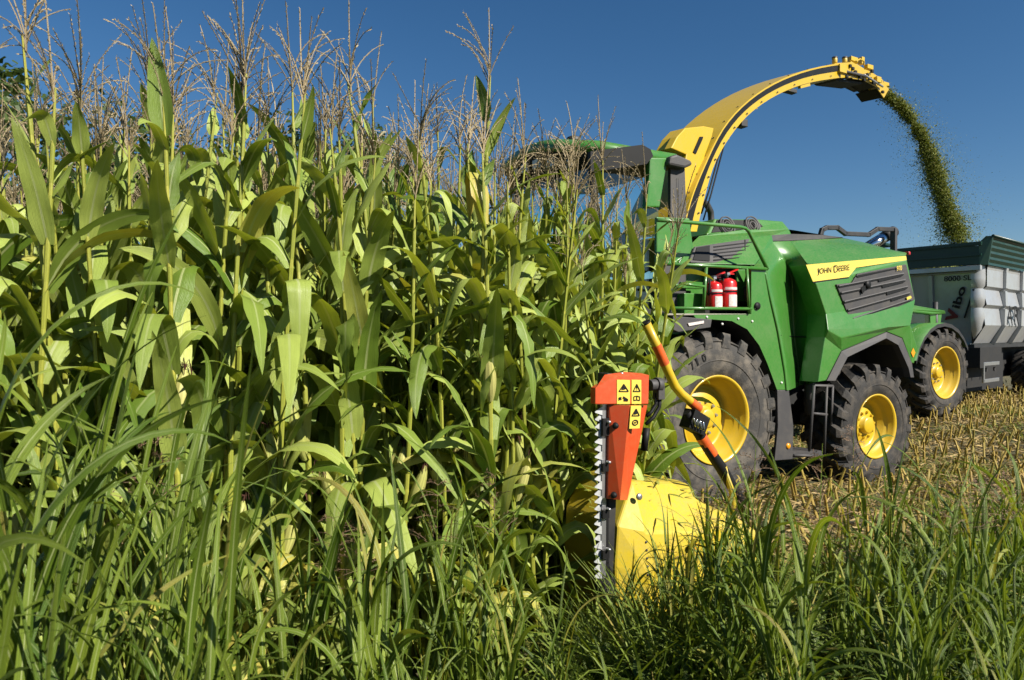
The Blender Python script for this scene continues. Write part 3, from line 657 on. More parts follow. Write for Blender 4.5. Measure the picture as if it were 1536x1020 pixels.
# ---- cab
def cab():
    aF = -1.49; bn = 0.55; bf = 2.02
    r = MB()
    # roof: front face dark with lamps, domed green top
    def ring(ins, z):  # plan outline, bowed at the front and domed
        P = []
        for k in range(9):
            b = bn + ins + (2.92 - bn - 2 * ins) * k / 8; P.append((aF + ins - .26 * math.sin(math.pi * k / 8) ** .8 + (.05 if k in (0, 8) else 0), b))
        P += [(-.10 - ins, 2.92 - ins), (.02 - ins, 2.75 - ins), (.02 - ins, bn + .15 + ins), (-.12 - ins, bn + ins)]
        return [np.array((x, y, z + .17 * float(sstep((y - .6) / 1.0)) * float(sstep((.1 - x) / 1.2)))) for x, y in P]
    RR = [ring(0.03, 4.29), ring(0.0, 4.34), ring(0.03, 4.42), ring(0.18, 4.47), ring(0.5, 4.49)]
    for lo, hi in zip(RR[:-1], RR[1:]):
        for i in range(13): r.add([lo[i], lo[(i + 1) % 13], hi[(i + 1) % 13], hi[i]], [(0, 1, 2, 3)], 'green', True)
    r.poly(RR[-1], 'green'); r.poly(RR[0][::-1], 'black')
    roof = r.build("cab_roof", HV)
    v = MB(); tp = [q + np.array([.02, .0, -.005]) for q in RR[0]]; bt = [q + np.array([.10, .0, -.27]) for q in ring(.06, 4.29)]
    for i in list(range(8)): v.add([tp[i], tp[i + 1], bt[i + 1], bt[i]], [(0, 1, 2, 3)], 'ink', True)
    v.add(bt[:9], [tuple(range(9))], 'ink')
    v.prism([U(886, 227, .53), U(914, 223, .53), U(964, 217, .53), U(976, 224, .53), U(980, 234, .53), U(970, 246, .53), U(886, 258, .53)], (0, 0.06, 0), 'ink')
    v.build("visor", roof)
    l = MB()
    for k in (1.2, 2.4, 3.4, 4.4, 5.6):
        i = int(k); f = k - i; c = (tp[i] * (1 - f) + tp[i + 1] * f) * .5 + (bt[i] * (1 - f) + bt[i + 1] * f) * .5; l = MB(); l.box(c + np.array([-.03, 0, 0]), (.05, .15, .12), 'white'); l.build("work_lamp", roof, bevel=.01)
    bc = MB(); q = RR[3][6]; bc.lathe([(0, 0.05), (0.07, 0.05), (0.09, 0.02), (0.09, 0.001)], q + np.array([0.1, 0, 0]), (0, 0, 1), 'amber', k=12); bc.build("beacon", roof)
    bc = MB(); bc.lathe([(-.02, 0.09), (0.02, 0.09), (0.04, 0.05), (0.04, 0.001)], RR[3][2] + np.array([.2, 0, .02]), (0, 0, 1), 'black', k=14); bc.build("antenna_dome", roof)
    # rear side panel and pillar
    s = MB(); s.prism([U(975, 236, .53), U(1004, 236.5, .53), U(999, 256, .53), U(990, 311, .53), U(970, 311, .53), U(974, 262, .53)], (0, 0.10, 0), 'green'); s.build("side_panel", HV, bevel=0.02)
    s = MB(); s.prism([U(1006, 234, .45), U(1016, 231, .45), U(1037, 240, .45), U(1040, 247, .45), U(1028, 252, .45), U(1004, 247, .45)], (0, 0.16, 0), 'grey'); s.build("rear_lamp_housing", HV, bevel=0.03)
    fr = MB()
    for a, b in ((aF + .05, bn + .05), (-0.15, bn + .05), (aF + .05, 2.45), (-0.15, 2.45)):
        fr.tube([(a, b, 2.3), (a, b, 4.1)], 0.05, 'black', k=8)
    fr.box((-0.8, MID, 2.35), (1.5, 1.95, 0.12), 'black'); fr.box((-0.06, MID, 2.6), (0.08, 1.9, .5), 'grey')
    fr.prism([U(1006, 252, .56), U(1027, 250, .56), U(1030, 335, .56), U(1006, 335, .56)], (0, 0.05, 0), 'grey')
    fr.build("cab_frame", HV)
    g = MB()
    g.prism([(aF, bn + .1, 2.4), (aF, 2.4, 2.4), (aF, 2.4, 4.15), (aF, bn + .1, 4.1)], (0.02, 0, 0), 'glass'); g.build("windscreen", HV)
    g = MB(); g.prism([(aF + .1, bn + .03, 2.4), (-.45, bn + .03, 2.4), (-.45, bn + .03, 4.05), (aF + .1, bn + .03, 4.05)], (0, 0.02, 0), 'glass'); g.build("side_window", HV)
    g = MB(); g.prism([(aF + .1, 2.47, 2.4), (-.2, 2.47, 2.4), (-.2, 2.47, 4.05), (aF + .1, 2.47, 4.05)], (0, 0.02, 0), 'glass'); g.build("side_window", HV)
    t = MB(); t.box((-0.45, 1.5, 2.75), (0.5, 0.5, 0.15), 'seat'); t.box((-0.22, 1.5, 3.15), (0.14, 0.48, 0.75), 'seat'); t.build("driver_seat", HV, bevel=0.05)
    t = MB(); t.tube([(-1.15, 1.5, 2.4), (-1.0, 1.5, 3.05)], 0.04, 'black'); t.lathe([(-.015, .18), (0, .195), (.015, .18), (0, .165), (-.015, .18)], (-1.0, 1.5, 3.07), (-.3, 0, 1), 'black', k=20); t.build("steering_column", HV)
    # mirror arm on the front corner
    m = MB(); m.tube([(aF - .05, 2.3, 3.95), (aF - .35, 2.75, 3.9), (aF - .35, 2.75, 3.3)], 0.02, 'black', k=6); m.box((aF - .35, 2.78, 3.45), (0.06, 0.22, 0.4), 'black'); m.build("mirror", HV, bevel=0.01)
cab()

# lower front body beneath the cab
fb = MB()
fb.box((-0.9, MID, 2.2), (1.6, 2.3, 0.25), 'green'); fb.box((-1.2, MID, 1.5), (1.2, 1.5, 1.0), 'black')
fb.prism([U(985, 325, .5), U(1035, 327, .5), U(1040, 370, .5), U(1030, 398, .5), U(985, 398, .5)], (0, 0.05, 0), 'green')
fb.prism([U(985, 398, .5), U(1030, 398, .5), U(1030, 470, .5), U(985, 470, .5)], (0, 0.05, 0), 'grey')
fb.build("front_body", HV, bevel=0.02)

# ---- spout: curved box duct, swung a little to the far side
def spout():
    th = math.radians(16.0); base = np.array([0.62, MID, 0.0])
    D = np.array([math.cos(th), math.sin(th), 0]); Nn = np.array([-math.sin(th), math.cos(th), 0])
    def onp(x, y, off):   # onto the near flank (off from the centre line), machine coordinates
        d0 = ray(x, y); R3 = lambda w: np.array([w @ Uv, w @ Vv, w[2]])
        d = R3(d0); o = R3(CP - F0); t = (off - (o - base) @ Nn) / (d @ Nn); return o + d * t
    up = [(980 + x / 2.757, 60 + y / 2.757) for x, y in ((116, 790), (128, 735), (150, 650), (170, 600), (215, 500), (245, 430), (270, 378), (320, 312), (370, 262), (430, 215), (500, 172), (560, 147), (620, 125), (700, 105), (770, 97))]
    lo = [(980 + x / 2.757, 60 + y / 2.757) for x, y in ((180, 792), (191, 733), (214, 643), (225, 603), (238, 544), (249, 514), (274, 469), (304, 414), (324, 389), (364, 335), (404, 295), (444, 268), (483, 239), (562, 202), (592, 189), (656, 172), (700, 165), (770, 156))]
    def resample(L, n):
        L = np.array(L, float); s = np.r_[0, np.cumsum(np.linalg.norm(np.diff(L, axis=0), axis=1))]; t = np.linspace(0, s[-1], n)
        # smooth interpolation
        out = np.stack([np.interp(t, s, L[:, k]) for k in (0, 1)], -1)
        for _ in range(3):
            o2 = out.copy(); out[1:-1] = (o2[:-2] + 2 * o2[1:-1] + o2[2:]) / 4
        return out
    n = 26
    up = resample(up, n); lo = resample(lo, n)
    hw = np.linspace(0.50, 0.31, n)
    Pu = [onp(*up[i], -hw[i]) for i in range(n)]; Pl = [onp(*lo[i], -hw[i]) for i in range(n)]
    Qu = [Pu[i] + Nn * 2 * hw[i] for i in range(n)]; Ql = [Pl[i] + Nn * 2 * hw[i] for i in range(n)]
    s = MB()
    for i in range(n - 1):
        s.add([Pu[i], Pu[i + 1], Qu[i + 1], Qu[i]], [(0, 1, 2, 3)], 'yellow', False)
        s.add([Pl[i], Pl[i + 1], Pu[i + 1], Pu[i]], [(0, 1, 2, 3)], 'yellow', False)
        s.add([Ql[i], Ql[i + 1], Qu[i + 1], Qu[i]], [(0, 1, 2, 3)], 'yellow', False)
        s.add([Pl[i], Pl[i + 1], Ql[i + 1], Ql[i]], [(0, 1, 2, 3)], 'shroud', False)
        # flange along the top edge
        e = Nn * 0.02; Zt = (Pu[i] - Pl[i]); Zt = Zt / np.linalg.norm(Zt) * 0.03
        s.add([Pu[i] - e, Pu[i + 1] - e, Pu[i + 1] - e - Zt, Pu[i] - e - Zt, Pu[i], Pu[i + 1], Pu[i + 1] - Zt, Pu[i] - Zt], [(0, 1, 2, 3), (0, 1, 5, 4), (3, 2, 6, 7)], 'yellow')
    for L in ([Pl[0], Pu[0], Qu[0], Ql[0]], [Pl[-1], Pu[-1], Qu[-1], Ql[-1]]): s.poly(L, 'yellow')
    sp = s.build("spout", HV)
    # black wear strip along the flank
    b = MB(); e = -Nn * 0.018
    for i in range(n - 1):
        def mixp(k, t): return Pu[k] + (Pl[k] - Pu[k]) * t + e
        t0, t1 = 0.06, 0.50
        b.prism([mixp(i, t0), mixp(i + 1, t0), mixp(i + 1, t1), mixp(i, t1)], Nn * 0.012, 'ink')
    b.build("wear_strip", sp)
    # stiffening plates bolted under the flank
    c = MB()
    for x, y, w2, h2 in ((1172, 134, 26, 10), (1206, 127, 14, 10), (1130, 160, 7, 12), (1087, 205, 8, 12)):
        q = onp(x, y, -0.3); d2 = onp(x + w2, y - w2 * 0.25, -0.3) - q
        t = d2 / np.linalg.norm(d2); up2 = np.cross(Nn, t); c.box(q, (np.linalg.norm(d2), 0.05, 0.10), 'yellow', (t, Nn, up2))
    for i in range(2, n - 1, 2):
        q = Pl[i] + (Pu[i] - Pl[i]) * 0.2 - Nn * 0.012; c.lathe([(-0.012, .001), (-0.012, .014), (0, .016)], q, Nn, 'grey', k=6)
        q = Pu[i] + Nn * 0.05; c.lathe([(-0.012, .001), (-0.012, .014), (0, .016)], q + np.array([0, 0, 0.01]), -np.cross(Nn, Pu[i + 1] - Pu[i - 1]), 'grey', k=6)
    c.build("bolt_plates", sp)
    # work lamps and cable under the arch
    l = MB(); l.box(onp(1109, 185, -0.3) + np.array([0.05, 0, 0]), (0.14, 0.14, 0.12), 'black'); l.tube([onp(1100, 186, -.3), onp(1109, 185, -.3)], 0.03, 'black', k=6); l.build("work_lamp", sp, bevel=0.01)
    l = MB(); l.box(onp(1184, 136.5, -0.28), (0.28, 0.12, 0.07), 'black'); l.build("work_lamp", sp, bevel=0.01)
    k = MB(); k.tube([onp(1052, 320, -.40), onp(1064, 285, -.42), onp(1084, 212, -.40), onp(1090, 205, -.40)], 0.014, 'ink', k=6); k.tube([onp(1055, 330, -.40), onp(1067, 290, -.42), onp(1087, 214, -.40)], 0.012, 'ink', k=6); k.build("cable", sp)
    # turret where the duct leaves the machine, and the lift housing on its flank
    t = MB(); t.lathe([(0, .46), (.30, .46), (.33, .52), (.40, .52), (.42, .40)], np.array([0.62, MID, 3.05]), (0, 0, 1), 'yellow', k=30); t.build("turret", HV)
    hs = MB()
    H = [(1007, 222), (1016, 205), (1028, 192), (1056, 189), (1071, 192), (1068, 205), (1058, 232), (1050, 262), (1044, 290), (1030, 300), (1024, 262), (1030, 232)]
    hs.prism([onp(x, y, -0.40) for x, y in H], Nn * 0.12, 'yellow')
    hs.prism([onp(x, y, -0.28) for x, y in H[:4]] + [onp(1058, 200, -.28), onp(1040, 232, -.28)], Nn * 0.26, 'yellow'); hs.build("lift_housing", sp, bevel=0.012)
    sl = MB(); q = [onp(x, y, -0.412) for x, y in ((1040, 228), (1050, 205), (1055, 205), (1054, 209), (1044, 231))]; sl.prism(q, Nn * 0.01, 'ink'); sl.build("slot", sp)
    # end flaps
    f = MB(); E = MB()
    ob = -0.24
    def plate(mb, L, off, d, m): mb.prism([onp(x, y, off) for x, y in L], Nn * d, m)
    secs = [[(1252, 95), (1278, 93), (1280, 116), (1258, 117)], [(1276, 91), (1290, 100), (1301, 107), (1300, 121), (1279, 118)], [(1298, 104), (1312, 112), (1316, 131), (1297, 121)], [(1310, 111), (1322, 119), (1333.5, 134), (1326, 147), (1317, 134)]]
    for i_, L in enumerate(secs):
        o_ = -.30 + .01 * i_
        plate(f, L, o_, .02, 'yellow'); plate(f, L, -o_, -.02, 'yellow')
        tp = [onp(x, y, o_ + .01) for x, y in L[:2 if i_ != 3 else 3]]
        for u_, w_ in zip(tp[:-1], tp[1:]): f.prism([u_, w_, w_ + Nn * (-2 * o_ - .02), u_ + Nn * (-2 * o_ - .02)], (0, 0, -.02), 'yellow')
        bt = [onp(x, y, o_ + .02) + np.array([0, 0, .012]) for x, y in (L[-1], L[-2])]
        f.prism([bt[0], bt[1], bt[1] + Nn * (-2 * o_ - .04), bt[0] + Nn * (-2 * o_ - .04)], (0, 0, .012), 'void')  # dark plate that paints shade onto the yellow flap's underside
    fo = f.build("spout_flap", HV, bevel=0.008)
    for x, y, w2, h2, dd in ((1281, 90, .34, .10, .2), (1292, 91.5, .10, .16, -.1), (1262, 104, .22, .16, -.35), (1303, 101, .22, .10, .0), (1316, 120, .16, .13, -.33), (1327, 127, .22, .10, 0.0)):
        E.box(onp(x, y, dd), (w2, 0.10, h2), 'yellow')
    for x in (1252, 1267): E.tube([onp(x, 95, .05), onp(x, 87, .05)], 0.055, 'yellow', k=10); E.tube([onp(x, 88, .05), onp(x, 85.5, .05)], 0.06, 'grey', k=10)
    E.tube([onp(1263, 106, -.34), onp(1298, 114, -.34)], 0.03, 'grey', k=8); E.tube([onp(1296, 112, -.33), onp(1324, 130, -.33)], 0.025, 'steel', k=8)
    E.tube([onp(1284, 92, -.2), onp(1290, 88.5, -.2), onp(1296, 92, -.2), onp(1296, 98, -.2)], 0.02, 'yellow', k=6)
    for x, y in ((1270, 115), (1283, 108), (1279, 103), (1296, 120), (1301, 112), (1324, 138), (1290, 115), (1305, 118), (1310, 124), (1320, 122), (1308, 107), (1275, 99)): E.box(onp(x, y, -.32), (0.07, 0.05, 0.06), 'ink')
    E.build("flap_linkage", fo, bevel=0.006)
    u = MB(); plate(u, [(1245, 117), (1262, 121), (1280, 123), (1312, 134), (1305, 147), (1287, 134), (1283, 135), (1266, 124)], .12, .06, 'black'); u.build("underside_plate", fo)
    u = MB(); plate(u, [(1250, 117), (1296, 123), (1292, 126), (1255, 121)], -.2, .42, 'void'); u.build("shade_plate", fo)  # added near-black sheet standing for the shade beneath the flaps
    # hydraulic hose beside the turret
    h = MB(); h.tube([onp(1046, 306, -.1), onp(1052, 302, -.1), onp(1060, 306, -.1), onp(1066, 318, -.1), onp(1067, 332, -.1), onp(1064, 345, -.1)], 0.05, 'black', k=10); h.build("hose", HV)
    return onp
SPOUT = spout()

# ---------------------------------------------------------------- fire extinguishers on the platform
def extinguisher(x0, x1, yt, yb, b, label, tall):
    p0 = U(x0, yb, b); p1 = U(x1, yb, b); z0 = U(0.5 * (x0 + x1), yb, b); r = abs(p1[0] - p0[0]) / 2; h = U(0.5 * (x0 + x1), yt, b)[2] - z0[2]
    loc = W(z0[0], z0[1], z0[2]); e = empty("fire_extinguisher", loc, AL); tag(e, label, "fire extinguisher", "fire extinguishers on the platform")
    c = MB(); c.lathe([(0, .001), (0, r * .95), (.02, r), (h * .84, r), (h * .92, r * .86), (h * .97, r * .55), (h, r * .3), (h, .001)], (0, 0, 0), (0, 0, 1), 'red', k=28); c.build("cylinder", e)
    l = MB(); nb = [(h * .10, .004), (h * .52, .004), (h * .58, .004), (h * .70, .004)]
    def band(za, zb, m, e2=0.003, a0=-2.6, a1=-0.4):
        k = 16; an = [a0 + (a1 - a0) * i / k for i in range(k + 1)]
        vs = [((r + e2) * math.cos(t), (r + e2) * math.sin(t), z) for z in (za, zb) for t in an]
        l.add(vs, [(i, i + 1, k + 2 + i, k + 1 + i) for i in range(k)], m, True)
    band(h * .10, h * .47, 'label', .003, -2.2, -.7); band(h * .62, h * .70, 'label'); l.build("paper_label", e)
    l2 = MB(); l2.lathe([(h * .55, r + .002), (h * .55, r + .008), (h * .59, r + .008), (h * .59, r + .002)], (0, 0, 0), (0, 0, 1), 'ink', k=28); l2.build("strap", e)
    v = MB(); v.tube([(0, 0, h * .98), (0, 0, h + .05)], .018, 'steel', k=8); v.box((0, 0, h + .05), (.05, .05, .04), 'steel'); v.build("valve", e)
    hd = MB(); hd.box((.085, 0, h + .085), (.22, .028, .02), 'red', ((math.cos(.35), 0, math.sin(.35)), (0, 1, 0), (-math.sin(.35), 0, math.cos(.35)))); hd.box((.05, 0, h + .055), (.13, .024, .014), 'red'); hd.build("handle", e)
    ho = MB(); ho.tube([(-.03, 0, h + .04), (-.09, -.02, h + .0), (-.10, -.03, h * .8), (-r - .012, -.02, h * .5)], .012, 'ink', k=6); ho.build("hose", e)
extinguisher(1061.5, 1079.5, 422, 465, .22, "shorter red fire extinguisher with a dark label, at the front of the platform", False)
extinguisher(1081, 1100.5, 417, 465, .24, "taller red fire extinguisher with raised handle, nearer the hood", True)

# ---------------------------------------------------------------- header with side knife and guide bar
def header():
    HD = empty("maize_header", F0, AL); tag(HD, "yellow maize header low in the crop with a toothed side knife", "header")
    B = -2.85
    # outer shroud: faceted yellow hood
    t0 = A(945, 722, -3.75); 
    s = MB()
    def Q(x, y, b): return U(x, y, b)
    P = {}
    P['a'] = Q(922, 850, B); P['b'] = Q(926, 790, B); P['c'] = Q(948, 722, B + .12); P['d'] = Q(1006, 722, B + .32); P['e'] = Q(1052, 752, B + .20)
    P['f'] = Q(1112, 780, B + .05); P['g'] = Q(1140, 800, B); P['h'] = Q(1140, 850, B); P['i'] = Q(1075, 838, B); P['j'] = Q(1000, 842, B)
    P['k'] = Q(968, 798, B - .03); P['l'] = Q(1050, 800, B - .02); P['m'] = Q(972, 862, B - .06)
    P['n'] = Q(925, 1000, B); P['o'] = Q(985, 1000, B - .05); P['p'] = Q(1140, 990, B)
    for f in ('b c k', 'a b k m', 'c d e k', 'k e l', 'e f l', 'l f g h i', 'k l i j m', 'a m o n', 'm j i h p o'):
        pts = [P[c] for c in f.split()]; s.add(pts, [tuple(range(len(pts)))], 'shroud')
    # inner side and top so that it is a closed hood
    inn = {k: v + np.array([0, .55, 0]) for k, v in P.items()}
    L = 'a b c d e f g h p n'.split()
    for u, w in zip(L, L[1:] + L[:1]): s.add([P[u], P[w], inn[w], inn[u]], [(0, 1, 2, 3)], 'shroud')
    s.poly([inn[k] for k in L], 'shroud')
    so_ = s.build("end_hood", HD, bevel=0.016)
    c = MB(); c.lathe([(-.012, .001), (-.012, .02), (0, .022)], U(1037, 818, B - .03), (0, 1, 0), 'steel', k=10); c.lathe([(-.012, .001), (-.012, .02), (0, .022)], U(958, 745, B + .03), (0, 1, 0), 'steel', k=10); c.build("bolts", so_)
    rv = MB()
    for pa, pb, nn_ in (('l', 'i', 4), ('k', 'm', 5), ('b', 'c', 5)):
        for t_ in np.linspace(.12, .88, nn_): q_ = P[pa] + (P[pb] - P[pa]) * t_; rv.lathe([(-.008, .001), (-.007, .007), (0.004, .009)], q_ + np.array([0, -.002, -.03]), (0, 1, -.3), 'grey', k=7)
    rv.build("rivets", so_)
    st = MB(); q = [U(x, y, B - .035) for x, y in ((1034, 812), (1044, 810), (1046, 824), (1036, 826))]; st.prism(q, (0, .008, 0), 'amber'); st.build("reflector", so_)
    # row of gathering points and rotating drums across the machine
    d = MB()
    for i in range(8):
        b = B + 1.15 + i * 0.95; a = -2.6
        d.lathe([(0, .55), (.06, .60), (.10, .60), (.14, .50), (.40, .46), (.45, .54), (.49, .54), (.53, .42), (.68, .36), (.73, .001)], (a, b, .16), (0, 0, 1), 'shroud', k=24)
        d.add([(-3.1, b - .2, .1), (-3.1, b + .2, .1), (-3.1, b, .42), (-3.95, b, .08)], [(0, 1, 3), (1, 2, 3), (2, 0, 3), (0, 2, 1)], 'shroud')
    d.build("gathering_drums", HD)
    bk = MB(); bk.box((-1.95, MID + .55, .62), (.4, 6.2, .6), 'shroud'); bk.box((-1.95, MID + .55, .98), (.14, 6.0, .12), 'black'); bk.build("frame", HD, bevel=0.02)
    # upright cutter bar with teeth
    k = MB(); bK = -2.93
    tz = U(905, 600, bK); bz = U(903, 868, bK)
    a0, a1 = U(905.5, 600, bK)[0], U(904, 868, bK)[0]; z1, z0 = tz[2], bz[2]
    def AX(z): return a1 + (a0 - a1) * (z - z0) / (z1 - z0)
    k.prism([(AX(z1) - .008, bK, z1 + .05), (AX(z1) + .022, bK, z1 + .05), (AX(z0) + .022, bK, z0), (AX(z0) - .008, bK, z0)], (0, .02, 0), 'steel')
    k.prism([(AX(z1) + .026, bK + .005, z1), (AX(z1) + .045, bK + .005, z1), (AX(z0) + .045, bK + .005, z0), (AX(z0) + .026, bK + .005, z0)], (0, .04, 0), 'ink')
    kn = k.build("cutter_bar", HD)
    t = MB(); nT = 12
    for j in range(nT):
        for ly, off in ((0, 0.0), (.008, .5)):
            z = z0 + (z1 - z0) * (j + off) / nT
            if ly and j == nT - 1: continue
            hh = (z1 - z0) / nT
            big = .052 if ly == 0 else .046; hh = hh * .56
            t.prism([(AX(z) - .008, bK + ly, z), (AX(z) - .014, bK + ly, z), (AX(z) - .008 - big, bK + ly, z + hh * .34), (AX(z) - .008 - big, bK + ly, z + hh * .44), (AX(z) - .014, bK + ly, z + hh * .98), (AX(z) - .008, bK + ly, z + hh * .98)], (0, .004, 0), 'blade')
    t.build("knife_teeth", kn)
    cl = MB()
    for y in (640, 700, 770, 830): q = U(906, y, bK); cl.box(q + np.array([.0, -.012, 0]), (.045, .02, .05 if y != 640 else .10), 'ink'); cl.lathe([(-.03, .001), (-.03, .008), (0, .009)], q + np.array([.01, -.015, .03]), (0, 1, 0), 'steel', k=6)
    cl.build("knife_clamps", kn)
    # post carrying it
    po = MB(); po.prism([U(911, 560, -2.88), U(921, 560, -2.88), U(925, 750, -2.88), U(920, 870, -2.88), U(908, 872, -2.88), U(911, 750, -2.88)], (0, .10, 0), 'black')
    po.tube([U(912, 866, -2.85), U(910, 890, -2.85)], .05, 'void', k=8); po.lathe([(-.05, .001), (-.05, .05), (.05, .05), (.05, .001)], U(908, 884, -2.9), (0, 1, 0), 'void', k=14)
    po.build("post", HD, bevel=0.008)
    # orange cover: gearbox lid over a tapering guard, folded down the middle
    cv = MB(); bC = -2.98
    def C(x, y, b=bC): return U(x, y, b)
    front = [C(893, 582), C(919, 566.5), C(974, 562.5), C(973, 606.5), C(893, 606.5)]
    cv.prism(front, (0, .05, 0), 'orange')
    tl, tm, tr = C(907, 562, bC + .05), C(936, 557.8, bC + .06), C(962, 559.5, bC + .06)
    cv.add([C(893, 582), C(907, 562, bC + .05), C(919, 566.5)], [(0, 1, 2)], 'orange'); cv.add([C(919, 566.5), tl, tm, tr, C(974, 562.5)], [(0, 1, 2, 3, 4)], 'orange')
    lid = cv.build("gearbox_cover", HD, bevel=0.006)
    gd = MB()
    gT = [C(914, 608, bC + .03), C(944, 608, bC - .05), C(971, 608, bC + .06)]; gB = [C(912, 748, bC + .03), C(930, 750, bC - .03), C(941, 750, bC + .04)]
    for i in (0, 1): gd.add([gT[i], gT[i + 1], gB[i + 1], gB[i]], [(0, 1, 2, 3)], 'orange')
    off = np.array([0, .03, 0])
    for u, w in ((gT[0], gB[0]), (gT[2], gB[2])): gd.add([u, w, w + off, u + off], [(0, 1, 2, 3)], 'orange')
    gd.add([gB[0], gB[1], gB[2], gB[2] + off, gB[0] + off], [(0, 1, 2, 3, 4)], 'orange')
    gd.add([gT[0] + off, gT[2] + off, gB[2] + off, gB[0] + off], [(0, 1, 2, 3)], 'orange'); gd.add([gT[0], gT[1], gT[2], gT[2] + off, gT[0] + off], [(0, 1, 2, 3, 4)], 'orange')
    gu = gd.build("knife_guard", HD)
    bl = MB()
    for x, y in ((922.5, 638.5), (920, 742.5)): bl.lathe([(-.022, .001), (-.02, .012), (-.008, .019), (0, .02)], C(x, y, bC - .005), (0, 1, 0), 'ink', k=14)
    bl.build("bolts", gu)
    b2 = MB()
    for x, y in ((932, 562), (944, 563.5)): b2.lathe([(0, .012), (.014, .012), (.014, .001)], C(x, y, bC + .06), (0, -.3, 1), 'steel', k=6)
    b2.build("bolts", lid)
    # warning stickers: yellow with black pictograms
    def sticker(par, corners, plane_b, marks):
        w = MB(); o0, ox, oy = corners   # lower left, right, up (pixels)
        p0, px_, py_ = C(*o0, plane_b), C(*ox, plane_b), C(*oy, plane_b)
        def S(u, v, lift=0.0): return p0 + (px_ - p0) * u + (py_ - p0) * v + np.array([0, -lift, 0])
        w.prism([S(0, 0), S(1, 0), S(1, 1), S(0, 1)], (0, .004, 0), 'decal')
        def line(pts, wd, closed=False):
            L = pts + ([pts[0]] if closed else [])
            for (u0, v0), (u1, v1) in zip(L[:-1], L[1:]):
                a_, b_ = S(u0, v0, .002), S(u1, v1, .002); t = (b_ - a_); n = np.cross(t, [0, 1, 0]); n = n / np.linalg.norm(n) * wd
                w.prism([a_ - n, b_ - n, b_ + n, a_ + n], (0, -.002, 0), 'ink')
        for kind, v in marks:
            if kind == 'tri': line([(.14, v), (.86, v), (.5, v + .30)], .0025, True)
            if kind == 'bang': line([(.5, v + .10), (.5, v + .21)], .0035); line([(.5, v + .04), (.5, v + .06)], .0035)
            if kind == 'hand': line([(.36, v + .04), (.5, v + .2), (.6, v + .06)], .004); line([(.45, v + .06), (.64, v + .10)], .003)
            if kind == 'book': line([(.2, v), (.5, v + .03), (.8, v), (.8, v + .16), (.5, v + .19), (.2, v + .16)], .0022, True); line([(.5, v + .03), (.5, v + .19)], .002)
            if kind == 'cut': line([(.45, v + .18), (.8, v + .06)], .006); line([(.5, v + .06), (.82, v + .05)], .006); line([(.12, v + .06), (.3, v + .18)], .004); line([(.12, v + .16), (.32, v + .08)], .004)
            if kind == 'gear': line([(.5 + .26 * math.cos(k_), v + .12 + .11 * math.sin(k_)) for k_ in np.linspace(0, 6.283, 11)[:-1]], .003, True); line([(.4, v + .12), (.6, v + .12)], .003)
        w.build("warning_sticker", par)
    sticker(lid, ((925.5, 605.8), (945, 605.8), (925.5, 569.5)), bC - .003, (('tri', .52), ('hand', .55), ('cut', .10)))
    sticker(lid, ((947.5, 605.8), (962, 605.8), (947.5, 569.5)), bC - .003, (('tri', .52), ('bang', .54), ('book', .14)))
    # on the right-hand facet of the guard
    sticker(gu, ((944, 643), (959.5, 642.5), (946.5, 608.5)), bC - .055, (('tri', .56), ('hand', .58), ('gear', .14)))
    # hydraulic motor and hoses at the side of the cover
    m = MB(); m.tube([C(974, 578, bC + .1), C(985, 577, bC + .1)], .035, 'grey', k=14); m.tube([C(983, 577, bC + .1), C(990, 577, bC + .1)], .045, 'grey', k=14); m.box(C(988, 588, bC + .1), (.05, .06, .09), 'grey'); m.build("hydraulic_motor", HD, bevel=.004)
    h = MB(); h.tube([C(990, 590, bC + .1), C(989, 610, bC + .1), C(980, 626, bC + .1), C(969, 636, bC + .1)], .012, 'ink', k=8); h.tube([C(985, 590, bC + .1), C(984, 606, bC + .1), C(977, 618, bC + .1), C(970, 624, bC + .1)], .012, 'ink', k=8)
    h.tube([C(970, 642, bC + .1), C(966, 676, bC + .1)], .022, 'ink', k=8); h.build("hydraulic_hoses", HD)
    # bent guide bar: yellow tube above, black below
    g = MB(); bG = -2.75
    yp = [U(x, y, bG) for x, y in ((969, 485), (986, 521), (1003, 559), (1012, 579), (1022, 591), (1033, 600), (1049, 613.5))]
    g.tube(yp, .030, 'yellow', k=14); g.tube([yp[0], yp[0] + (yp[0] - yp[1]) * .06], .031, 'ink', k=14)
    gb = g.build("guide_bar", HD)
    def cuff(p, q, t0, t1): r = MB(); a_, b_ = np.array(p) + (np.array(q) - p) * t0, np.array(p) + (np.array(q) - p) * t1; r.tube([a_, b_], .0318, 'reflect', k=14, cap=False); r.build("reflective_tape", gb)
    cuff(yp[1], yp[2], -.10, .66); cuff(yp[5], yp[6], .15, .95)
    l = MB(); lp = [U(x, y, bG) for x, y in ((1030, 618), (1047, 648), (1064, 676), (1082, 702), (1110, 750), (1122, 775))]
    l.tube(lp, [.026, .036, .036, .04, .036, .03], 'ink', k=12); lb_ = l.build("guide_bar_arm", HD)
    r = MB(); a_, b_ = lp[1], lp[3]; r.tube([a_ + (b_ - a_) * .12, a_ + (b_ - a_) * .62], .0385, 'reflect', k=12, cap=False); r.build("reflective_tape", lb_)
    x = MB(); x.box(U(1042, 633, bG), (.15, .10, .13), 'ink', ((.9, 0, -.44), (0, 1, 0), (.44, 0, .9)))
    for i in range(4): x.tube([U(1040 + i * 5, 627 + i * 2, bG - .07), U(1044 + i * 4, 640 + i * 2, bG - .07)], .008, 'chrome', k=6)
    x.build("spring_bracket", HD, bevel=.008)
    pole = MB(); pole.tube([U(1086, 700, bG - .02), U(1100, 745, bG - .02), U(1098, 800, bG - .02)], .02, 'shroud', k=8); pole.build("stay", HD)
header()

